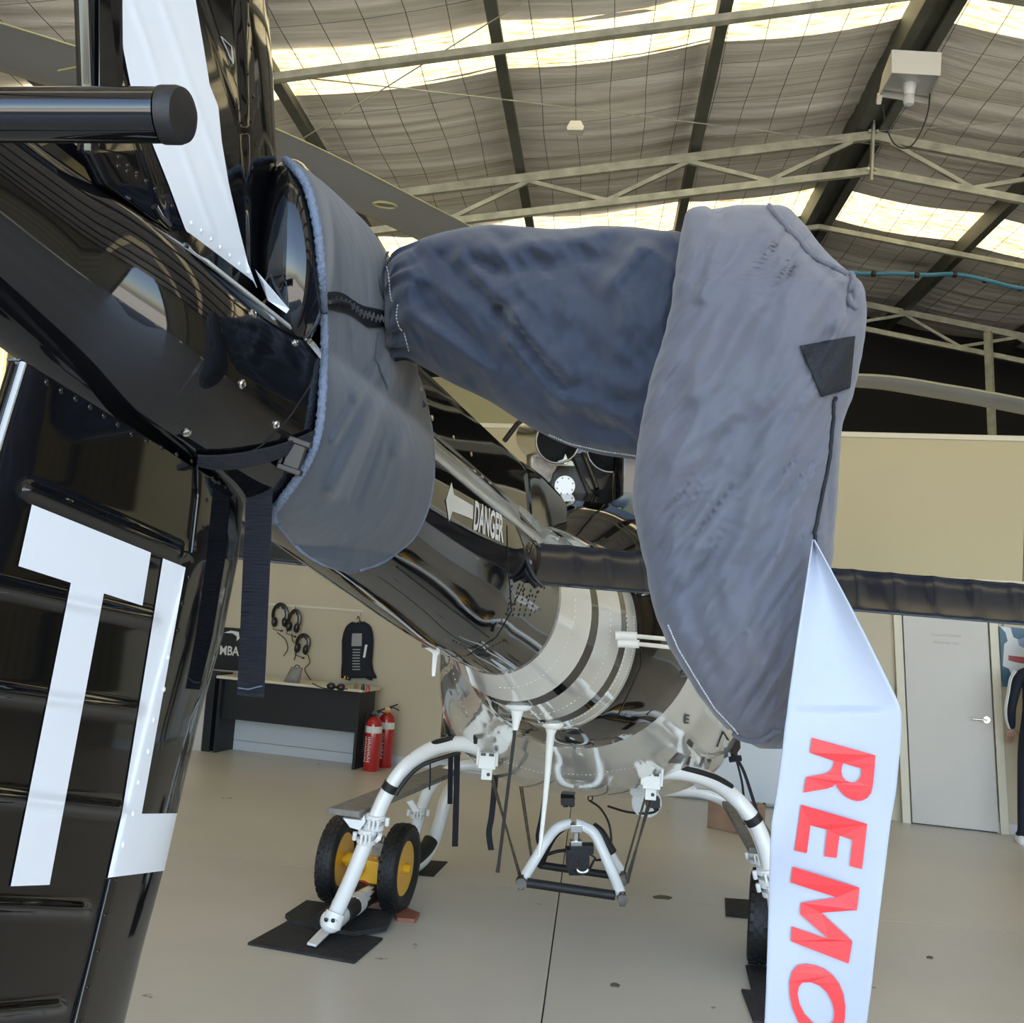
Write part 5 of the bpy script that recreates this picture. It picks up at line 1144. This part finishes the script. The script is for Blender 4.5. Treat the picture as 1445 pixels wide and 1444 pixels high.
# ------------------------------------------------ rubber mats and scraps on the floor
def mat_obj(label, pts, z=.0, th=.012, name='rubber_mat', m_='rubber_mat', cat='mat'):
    g = G(); q = [GR(x, y, z) for x, y in pts]; g.slab(q, ZUP * th); o = obj(name, g, m_, bevel=.002); tag(o, label, cat); return o
mat_obj('black rubber mat nearest the camera under the left skid heel', [(349, 1334), (405, 1303), (540, 1327), (500, 1361)])
mat_obj('folded dark mat under the left handling wheels, on top of the front mat', [(402, 1296), (432, 1276), (556, 1292), (545, 1314), (500, 1322), (455, 1315), (409, 1303)], .013, .022)
mat_obj('black rubber mat under the front end of the left skid', [(572, 1213), (632, 1217), (612, 1238), (556, 1233)], 0, .005)
mat_obj('black mat far under the right skid, left of the tyre', [(1023, 1270), (1110, 1276), (1112, 1302), (1024, 1294)])
mat_obj('dark mat behind the lower one by the right skid, half behind the streamer', [(1052, 1365), (1150, 1378), (1160, 1412), (1060, 1399)])
mat_obj('black mat at the bottom edge beside the white streamer', [(1046, 1399), (1160, 1414), (1150, 1460), (1063, 1444)])
mat_obj('small reddish brown scrap on the floor beside the left tyre', [(554, 1290), (575, 1287), (592, 1293), (585, 1303), (560, 1301)], 0, .02, 'wooden_scrap', 'ember', 'scrap')

for x, y, w_, h_, lab in ((935, 1267, 14, 3, 'small flat greenish leaf scrap on the floor right of the hanging frame'), (868, 1391, 7, 3, 'tiny dark curled leaf on the floor near the bottom edge'), (1312, 1352, 5, 2, 'tiny dark crumb on the floor right of the streamer')):
    g = G(); q = [GR(x + w_ * a, y + h_ * b) for a, b in ((-1, -.4), (-.3, -1), (.4, -.7), (1, .1), (.7, 1), (-.2, .8), (-.8, .6))]; g.slab(q, ZUP * .004); tag(obj('leaf_scrap', g, 'leaf'), lab, 'scrap')
# ================================================================ THE FABRIC COVERS
cover = thing('tail_rotor_cover', 'blue grey fabric cover wrapped round the tail with a sleeve and hanging blade bag', 'cover', GR(700, 1500))
def ridged(v): return 1 - abs(noise.noise(v)) * 2
def fold(x, y, ang, sl, sw, seed=0.):
    """crease field in pixels: long along ang, narrow across"""
    c, s_ = math.cos(ang), math.sin(ang); a, b = (x * c + y * s_) / sl, (-x * s_ + y * c) / sw
    a += .35 * noise.noise(Vector((x / 90, y / 90, seed + 9)))
    b += .5 * noise.noise(Vector((x / 120, y / 120, seed + 3)))
    v = noise.noise(Vector((a, b, seed))); q = noise.noise(Vector((a * 1.3 + 5, b * 1.2, seed + 20)))
    return .55 * v + .5 * (.45 - 2.0 * abs(q))
def crease(x, y, a, b, w_, amp):
    return amp * gau(seg_d(x, y, a, b), w_)
# --- wrap round the boom
WR = [  # left x, y, depth, right x, y, depth, bulge towards the eye
    (400, 224, 1.19, 410, 226, 1.21, 0), (418, 240, 1.16, 448, 252, 1.26, .01), (434, 266, 1.14, 484, 284, 1.34, .02), (447, 318, 1.12, 524, 326, 1.40, .035),
    (453, 372, 1.11, 549, 374, 1.42, .04), (456, 425, 1.11, 556, 432, 1.42, .04), (458, 480, 1.11, 572, 486, 1.44, .035), (456, 540, 1.11, 596, 545, 1.48, .04),
    (451, 600, 1.12, 608, 598, 1.52, .05), (440, 640, 1.13, 612, 645, 1.52, .055), (420, 675, 1.14, 610, 690, 1.48, .06), (396, 708, 1.15, 600, 728, 1.44, .06),
    (384, 727, 1.16, 583, 760, 1.40, .055), (402, 752, 1.18, 562, 778, 1.37, .05), (422, 775, 1.19, 548, 789, 1.34, .035), (440, 788, 1.21, 535, 796, 1.31, .02), (460, 798, 1.23, 520, 801, 1.29, .01), (482, 804, 1.25, 508, 805, 1.27, 0)]
BOOMB = bvh_of(*boom_parts, sc1, gf)
SHV = {}
def wrap_pts():
    rows = []
    for k in cr(WR, 12):
        lx, ly, ld, rx, ry, rd, bu = k; row = []
        for t in np.linspace(0, 1, 90):
            t = float(t); x, y = lerp(lx, rx, t), lerp(ly, ry, t) + 5 * math.sin(math.pi * t) * (1 if ly > 600 else 0)
            d = lerp(ld, rd, t ** .9) - bu * math.sin(math.pi * t)
            sh = 0
            if y < 500: sh += .0022 * fold(x, y, 1.45, 150, 17, 1) * min(1, t * 4)
            sh += .0030 * fold(x, y, 1.9 if y > 520 else 1.5, 200, 26, 2.5) * (1 if y < 700 else .4) * min(1, t * 3)
            sh += crease(x, y, (560, 500), (470, 690), 11, .013) + crease(x, y, (575, 500), (500, 700), 8, -.010) + crease(x, y, (590, 520), (560, 640), 9, .009)
            sh += crease(x, y, (556, 490), (500, 560), 7, .009) + crease(x, y, (552, 420), (500, 470), 7, .004) + crease(x, y, (545, 370), (528, 440), 9, .006) + crease(x, y, (540, 500), (470, 620), 6, .008)
            SHV[(len(rows), len(row))] = sh * 1.5
            p = P(x, y, d); h = BOOMB.ray_cast(EYE, (p - EYE).normalized())
            if h[0] is not None and (h[0] - EYE).length < (p - EYE).length + .012: p = h[0] - (p - EYE).normalized() * .012
            row.append(p)
        rows.append(row)
    return rows
WP = wrap_pts()
for _ in range(6):                                     # relax the depth so the cloth spans hollows
    D_ = [[(p - EYE).length for p in r] for r in WP]
    for i in range(1, len(WP) - 1):
        for j in range(1, len(WP[0]) - 1):
            m_ = (D_[i - 1][j] + D_[i + 1][j] + D_[i][j - 1] + D_[i][j + 1]) / 4
            v = WP[i][j] - EYE; nd = lerp(D_[i][j], m_, .5)
            if nd < D_[i][j] + .002: WP[i][j] = EYE + v.normalized() * nd
for i, r in enumerate(WP):
    for j, p in enumerate(r):
        v = p - EYE; sh = SHV[(i, j)]; r[j] = EYE + v.normalized() * (v.length - max(sh, -.006) * min(1, i / 6, (len(WP) - 1 - i) / 6))
g = G(); g.grid(WP); wrap = obj('boom_wrap', g, 'cloth_wrap', cover, smooth='all', solid=.0022)
WB = bvh_of(wrap)
ed = [r[0] for r in WP]; g = G(); g.tube([p + RT * (.0006 * math.sin(i * 2.2)) for i, p in enumerate(ed[2:150])], [.0042 + .0006 * (i % 2) for i in range(len(ed[2:150]))], 8); obj('corded_hem', g, 'cloth_edge', cover, smooth='all')
g = G(); g.tube([r[-1] for r in WP[96:]] , .0021, 6); g.tube([r[0] for r in WP[144:]], .0021, 6); obj('hem', g, 'cloth_edge', cover, smooth='all', kind='stuff')
wf = lambda x, y, o=.0015: onto(WB, x, y, o, 1.2)
# zip: black tape with teeth
zt_, zb_ = [(457, 411), (480, 414), (505, 430), (530, 437), (552, 440)], [(459, 437), (490, 444), (515, 461), (540, 462), (556, 458)]
g = G(); g.grid([[wf(lerp(a[0], b[0], t), lerp(a[1], b[1], t), .003) for a, b in zip(cr(zt_, 6), cr(zb_, 6))] for t in np.linspace(0, 1, 7)]); zp = obj('zip_tape', g, 'black_rubber', cover, smooth='all')
g = G(); q = [((a[0] + b[0]) / 2, (a[1] + b[1]) / 2) for a, b in zip(cr(zt_, 9), cr(zb_, 9))]
for i, (x, y) in enumerate(q[2:-1]): g.box(wf(x, y + (1.6 if i % 2 else -1.6), .0055), (.0011, .0012, .0035), (RT, FW, UP))
obj('zip_teeth', g, 'black_plastic', zp, kind='stuff')
g = G(); g.tube([wf(x, y, .006) for x, y in cr([(457, 425), (470, 427), (485, 431)], 4)], .0022, 6); g.box(P(455, 411, 1.095), (.004, .003, .006), (RT, FW, UP)); obj('zip_slider', g, 'black_plastic', cover, smooth=True)
g = G(); g.tube([wf(x, y, .003) for x, y in cr([(548, 355), (538, 372), (533, 398), (540, 425), (550, 435)], 6)], .0015, 5); obj('seam_ridge', g, 'cloth_wrap', cover, smooth=True)
g = G(); g.tube([wf(x, y, .003) for x, y in cr([(531, 470), (528, 500), (536, 530), (545, 548)], 6)], .0013, 5); obj('seam_ridge', g, 'cloth_wrap', cover, smooth=True)
# --- sleeve
SL = [(545, 378, 505, 1.36, .035), (552, 362, 508, 1.355, .05), (562, 352, 508, 1.35, .06), (576, 345, 508, 1.34, .07), (600, 335, 520, 1.335, .078), (640, 324, 542, 1.32, .085), (690, 317, 566, 1.31, .09), (740, 320, 598, 1.29, .095), (790, 323, 624, 1.27, .095), (840, 319, 640, 1.25, .09), (890, 320, 648, 1.22, .085), (930, 325, 652, 1.20, .08), (962, 328, 640, 1.19, .07), (990, 345, 600, 1.18, .05)]
NS = 110
def sleeve():
    rings = []
    for (x, yt, yb, d, th) in cr(SL, 12):
        cy, hh = (yt + yb) / 2, (yb - yt) / 2; r = []
        for k in range(NS):
            a = 2 * math.pi * k / NS; sx, cz = math.sin(a), math.cos(a)          # sx up, cz towards the eye
            s2 = math.copysign(abs(sx) ** .9, sx); yy = cy - hh * s2; xx = x
            gth = max(0, 1 - (x - 545) / 55) ** 1.3
            sh = 0
            sh += gth * .016 * math.sin(a * 15 + 3 * noise.noise(Vector((a * 2, 0, 4)))) * (1 if x > 552 else .6)
            xx += 0
            f = .0115 * fold(xx, yy, .75, 150, 48, 5) + .0065 * fold(xx, yy, -.5, 130, 40, 8) + .0040 * fold(xx, yy, .9, 80, 16, 11)
            f += crease(xx, yy, (625, 362), (705, 440), 12, -.008) + crease(xx, yy, (705, 440), (792, 548), 10, -.011) + crease(xx, yy, (650, 362), (730, 445), 12, .007) + crease(xx, yy, (730, 445), (800, 530), 14, .009)
            f += crease(xx, yy, (680, 355), (850, 330), 13, .008) + crease(xx, yy, (640, 355), (700, 382), 10, -.006) + crease(xx, yy, (700, 382), (850, 365), 12, -.006)
            f += crease(xx, yy, (560, 430), (690, 520), 10, .006) + crease(xx, yy, (720, 480), (790, 560), 12, .007) + crease(xx, yy, (790, 560), (890, 595), 14, .007)
            f += crease(xx, yy, (855, 410), (905, 350), 13, .007) + crease(xx, yy, (890, 430), (850, 560), 16, .005) + crease(xx, yy, (950, 360), (935, 460), 9, .004)
            f *= 2.3 * min(1, (x - 545) / 50 + .1); f *= max(0, cz) ** .5
            r.append(P(xx + 2.5 * gth * math.sin(a * 9), yy + (0 if cz > 0 else 0), d - (th * cz + sh * .6 + f)) + UP * (sh * .25 * sx))
        rings.append(r)
    g = G(); g.loft(rings); return obj('sleeve', g, 'cloth_sleeve', cover, smooth='all')
sl = sleeve(); SB = bvh_of(sl)
def stitches(name, px, bv, off, r=.0008, dash=.6, d0=1.2, m_='thread', parent=None):
    g = G(); q = [onto(bv, x, y, off, d0) for x, y in px]
    for a, b in zip(q, q[1:]):
        if (a - b).length < .03: g.tube([a, a.lerp(b, dash)], r, 5)
    return obj(name, g, m_, parent or cover, kind='stuff')
stitches('stitching', along([(775, 613), (805, 626), (850, 636), (892, 642), (905, 644)], 40), SB, .0008)
stitches('stitching', along([(545, 372), (549, 385), (551, 410), (553, 424)], 12) + along([(562, 430), (560, 448), (564, 462)], 8) + along([(571, 470), (575, 485), (578, 497)], 7), SB, .001)
g = G(); g.tube([onto(SB, x, y, .001, 1.15) for x, y in cr([(962, 326), (966, 332), (965, 352), (963, 380), (959, 400), (955, 420)], 5)], .0021, 6); obj('seam_piping', g, 'cloth_bag', cover, smooth='all')
stitches('stitching', along([(966, 331), (966, 352), (963, 382), (957, 418)], 26), SB, .0032)
# --- blade bag
BGR = [  # y, left x, right x, depth, half thickness
    (289, 1000, 1100, 1.12, .012), (293, 978, 1112, 1.115, .03), (302, 968, 1122, 1.11, .045), (322, 962, 1140, 1.10, .06), (346, 958, 1158, 1.09, .07), (372, 954, 1184, 1.08, .078), (390, 952, 1207, 1.07, .08), (402, 950, 1217, 1.065, .08), (430, 947, 1223, 1.06, .08), (470, 938, 1221, 1.055, .08), (520, 922, 1213, 1.05, .08),
    (560, 912, 1203, 1.045, .08), (600, 904, 1189, 1.045, .08), (650, 897, 1185, 1.04, .08), (700, 893, 1182, 1.04, .08), (750, 899, 1178, 1.035, .078), (800, 911, 1174, 1.03, .075), (850, 920, 1166, 1.025, .072), (900, 938, 1156, 1.02, .068), (950, 966, 1146, 1.02, .062), (1000, 1000, 1136, 1.02, .052), (1030, 1026, 1126, 1.02, .042), (1046, 1040, 1118, 1.02, .03), (1057, 1072, 1110, 1.02, .012)]
NB = 130
def bag():
    rings = []
    for (y, xl, xr, d, th) in cr(BGR, 9):
        cx, hw = (xl + xr) / 2, (xr - xl) / 2; r = []
        for k in range(NB):
            a = 2 * math.pi * k / NB; c, s_ = math.cos(a), math.sin(a)
            xx = cx + hw * math.copysign(abs(c) ** .85, c); front = max(0., s_)
            yy = y
            dip = 13 * gau(xx - 1014, 12) * max(0, 1 - (y - 289) / 40) - 0 * c
            dip += 6 * gau(xx - 1040, 60) * 0
            yy += dip + (0.10 * (xx - cx) if y < 310 else 0) * 0
            if y > 1030: yy += -8 * gau(xx - 1040, 20)
            q = min(1, (y - 286) / 60); q2 = min(1, (1060 - y) / 80 + .15)
            f = .0085 * fold(xx, yy, 2.05, 230, 34, 1) + .0065 * fold(xx, yy, 2.2, 170, 13, 4) + .0055 * fold(xx, yy, 1.7, 200, 60, 7)
            f += crease(xx, yy, (1088, 300), (1200, 420), 8, -.006) + crease(xx, yy, (1120, 350), (985, 560), 12, .006) + crease(xx, yy, (1075, 330), (945, 545), 10, -.005)
            f += crease(xx, yy, (1200, 385), (1196, 440), 5, -.009) + crease(xx, yy, (1185, 400), (1180, 460), 10, .007)
            f += crease(xx, yy, (1010, 330), (990, 420), 9, .006) + crease(xx, yy, (985, 400), (1010, 330), 6, -.005) + crease(xx, yy, (1080, 560), (940, 640), 14, .004)
            f += crease(xx, yy, (1175, 560), (1168, 760), 5, -.005) + crease(xx, yy, (1120, 700), (1060, 800), 14, -.004) + crease(xx, yy, (1030, 830), (1090, 960), 16, .005) + crease(xx, yy, (960, 830), (1010, 950), 14, -.004)
            f *= 1.7 * q * q2 * front ** .35
            edge = 0
            if s_ < .3: edge = 1.6 * noise.noise(Vector((yy / 22, 3 + c, 0)))
            r.append(P(xx + edge, yy, d - th * math.copysign(abs(s_) ** .8, s_) - f))
        rings.append(r)
    g = G(); g.loft(rings); return obj('blade_bag', g, 'cloth_bag', cover, smooth='all')
bg_ = bag(); BGB = bvh_of(bg_)
bf = lambda x, y, o=.002: onto(BGB, x, y, o, 1.0)
g = G(); q4 = ((1129, 488), (1206, 474), (1199, 548), (1160, 560)); g.grid([[onray(BGB, lerp(lerp(q4[0][0], q4[1][0], s_), lerp(q4[3][0], q4[2][0], s_), t), lerp(lerp(q4[0][1], q4[1][1], s_), lerp(q4[3][1], q4[2][1], s_), t), .005) for s_ in np.linspace(0, 1, 14)] for t in np.linspace(0, 1, 14)]); pt_ = obj('fabric_patch', g, 'cloth_patch', cover, smooth='all', solid=.0015)
g = G(); g.tube([bf(x, y, .0015) for x, y in cr([(1178, 560), (1173, 600), (1168, 650), (1158, 700), (1150, 745), (1148, 768)], 8)], .0018, 6); obj('bag_seam', g, 'cloth_patch', cover, smooth='all')
g = G(); g.tube([bf(x, y, .002) for x, y in cr([(1085, 293), (1100, 312), (1125, 338), (1145, 362), (1170, 376), (1192, 388)], 8)], .0028, 8); obj('seam_ridge', g, 'cloth_bag', cover, smooth='all')
g = G(); g.tube([bf(x, y, .002) for x, y in cr([(1198, 388), (1204, 400), (1198, 420), (1206, 436)], 6)], .003, 8); obj('seam_ridge', g, 'cloth_bag', cover, smooth='all')
stitches('stitching', along([(944, 882), (958, 915), (985, 960), (1010, 1000), (1035, 1026), (1043, 1036)], 60), BGB, .001)
g = G(); g.tube([bf(x, y, .002) for x, y in cr([(1037, 1034), (1050, 1041), (1070, 1044), (1085, 1036), (1100, 1030)], 6)], .0026, 8); obj('bottom_hem', g, 'cloth_bag', cover, smooth='all')
# little shiny label hanging behind the cuff
g = G(); g.slab([P(574, 508, 1.47), P(588, 507, 1.46), P(592, 545, 1.46), P(597, 552, 1.46), P(584, 548, 1.47)], FW * .001); obj('care_tag', g, 'label_white', cover)
g = G(); g.slab([P(568, 515, 1.475), P(576, 512, 1.475), P(588, 552, 1.475), P(602, 572, 1.475), P(598, 576, 1.475), P(582, 556, 1.475)], FW * .003); obj('hook_tape', g, 'black_rubber', cover)
# --- webbing strap, loop round the boom, buckle
def ribbon(keys, w_, th, n=6, dirv=None):
    """keys: x, y, depth, half width direction angle"""
    rows = []
    for (x, y, d, wx, wy) in cr(keys, n):
        a, b = P(x - wx, y - wy, d), P(x + wx, y + wy, d); rows.append([a, b, b + FW * th, a + FW * th])
    return rows
g = G(); g.loft(ribbon([(385, 628, 1.06, 14, 1), (372, 648, 1.045, 16, 2), (367, 672, 1.04, 18, 1), (365, 720, 1.04, 18.5, 0), (362, 790, 1.04, 19, 0), (359, 860, 1.04, 19, 0), (356, 930, 1.04, 19, 0), (354, 966, 1.04, 19, 1), (353, 983, 1.04, 19, 2)], 1, .0018, 10)); stp = obj('strap', g, 'webbing', cover)
g = G()
for k in range(64):
    y = 668 + k * 4.9; x = interp(y, [668, 720, 790, 860, 930, 983], [366, 365, 362, 359, 356, 353]); g.tube([P(x - 18, y, 1.0395), P(x + 18, y + 1, 1.0395)], .0008, 4)
obj('strap_ribs', g, 'webbing', stp, kind='stuff')
g = G(); g.tube([P(336, 971, 1.037), P(350, 973, 1.037), P(370, 968, 1.037)], .0007, 4); obj('strap_stitch', g, 'cloth_edge', stp)
FINB = bvh_of(*boom_parts, lf, gf)
g = G(); rows = []
for x, y, h_ in cr([(278, 645, 7), (300, 648, 9), (330, 647, 10), (365, 641, 10), (395, 633, 9), (430, 619, 8), (446, 611, 8)], 8): rows.append([onto(FINB, x, y + h_ * t, .0035, 1.05) for t in (-1, -.5, 0, .5, 1)])
g.grid(rows); obj('strap', g, 'webbing', cover, solid=.002)
g = G(); c = onto(FINB, 408, 638, .008, 1.05); ax = (P(415, 618, 1.05) - P(400, 660, 1.05)).normalized(); bx = ax.cross(FW).normalized()
g.box(c, (.008, .005, .015), (bx, FW, ax)); g.box(c + ax * .014 - FW * .003, (.012, .006, .003), (bx, FW, ax)); g.box(c - ax * .014 - FW * .003, (.012, .006, .003), (bx, FW, ax)); g.box(c + bx * .011, (.002, .007, .017), (bx, FW, ax)); g.box(c + ax * .022 + bx * .022, (.012, .004, .006), (bx, FW, ax))
obj('buckle', g, 'black_plastic', cover, bevel=.001, kind='stuff')
# ================================================================ the warning streamer
stm = thing('warning_streamer', 'white streamer with red REMO lettering hanging from the bag seam', 'streamer', P(1148, 765, .95))
TG = [(762, 1147, 1149), (800, 1141, 1170), (850, 1133, 1197), (900, 1125, 1223), (950, 1118, 1248), (985, 1113, 1265), (1003, 1111, 1272), (1030, 1107, 1272), (1060, 1104, 1270), (1120, 1096, 1264), (1160, 1089, 1257), (1200, 1087, 1252), (1300, 1084, 1240), (1400, 1081, 1229), (1444, 1079, 1223), (1600, 1074, 1204)]
tY = [k[0] for k in TG]
def tg(x, y, off=0.):
    xl, xr = interp(y, tY, [k[1] for k in TG]), interp(y, tY, [k[2] for k in TG]); u = (x - xl) / max(1, xr - xl)
    d = interp(y, [762, 830, 1000, 1200, 1600], [.948, .93, .905, .895, .89])
    d += .012 * math.sin(math.pi * min(1, max(0, u))) * (1 if y < 1000 else .5) - .010 * u + .0035 * math.sin(y / 62 + u * 1.5) - .008 * gau((y - 1185) / 1.0, 60) * gau(u, .25)
    return P(x, y, d - off)
g = G(); rows = []
for y in np.linspace(762, 1600, 150):
    y = float(y); a, b = interp(y, tY, [k[1] for k in TG]), interp(y, tY, [k[2] for k in TG]); rows.append([tg(lerp(a, b, float(t)), y) for t in np.linspace(0, 1, 26)])
g.grid(rows); obj('ribbon', g, 'tag_cloth', stm, smooth='all', solid=.0012)
kk = lambda p: (1040 + p[0] / 3.573, 1040 + p[1] / 3.574)
def letter(outer, hole=()):
    g = G(); polyfill(g, [kk(p) for p in outer], [[kk(p) for p in h] for h in hole], lambda x, y: tg(x, y, .0022))
    me = obj('printed_letter', g, 'red_print', stm)
letter([(378, 4), (697, 93), (695, 140), (690, 200), (684, 250), (676, 285), (655, 310), (630, 322), (605, 325), (575, 317), (545, 300), (520, 276), (505, 252), (497, 237), (482, 252), (455, 262), (335, 282), (350, 203), (440, 186), (465, 176), (480, 160), (485, 143), (490, 122), (368, 80)], [[(537, 133), (530, 150), (526, 172), (532, 200), (548, 220), (575, 230), (600, 228), (618, 212), (626, 190), (628, 160)]])
letter([(324, 342), (657, 440), (630, 668), (568, 652), (583, 520), (517, 499), (502, 612), (440, 603), (455, 468), (371, 447), (352, 588), (290, 573)])
letter([(281, 655), (617, 762), (605, 874), (426, 888), (582, 1032), (563, 1145), (272, 1032), (276, 956), (463, 1022), (318, 895), (322, 838), (502, 810), (270, 735)])
oo = [(305, 1153), (345, 1145), (395, 1152), (440, 1170), (482, 1202), (515, 1245), (537, 1300), (546, 1360), (544, 1420), (532, 1480), (505, 1525), (465, 1545), (410, 1535), (355, 1500), (310, 1440), (280, 1370), (266, 1300), (265, 1235), (278, 1185)]
oi = [(330, 1240), (312, 1262), (306, 1300), (316, 1350), (342, 1400), (382, 1442), (425, 1462), (465, 1458), (488, 1430), (492, 1390), (480, 1340), (455, 1292), (418, 1256), (372, 1238)]
letter(oo, [oi])
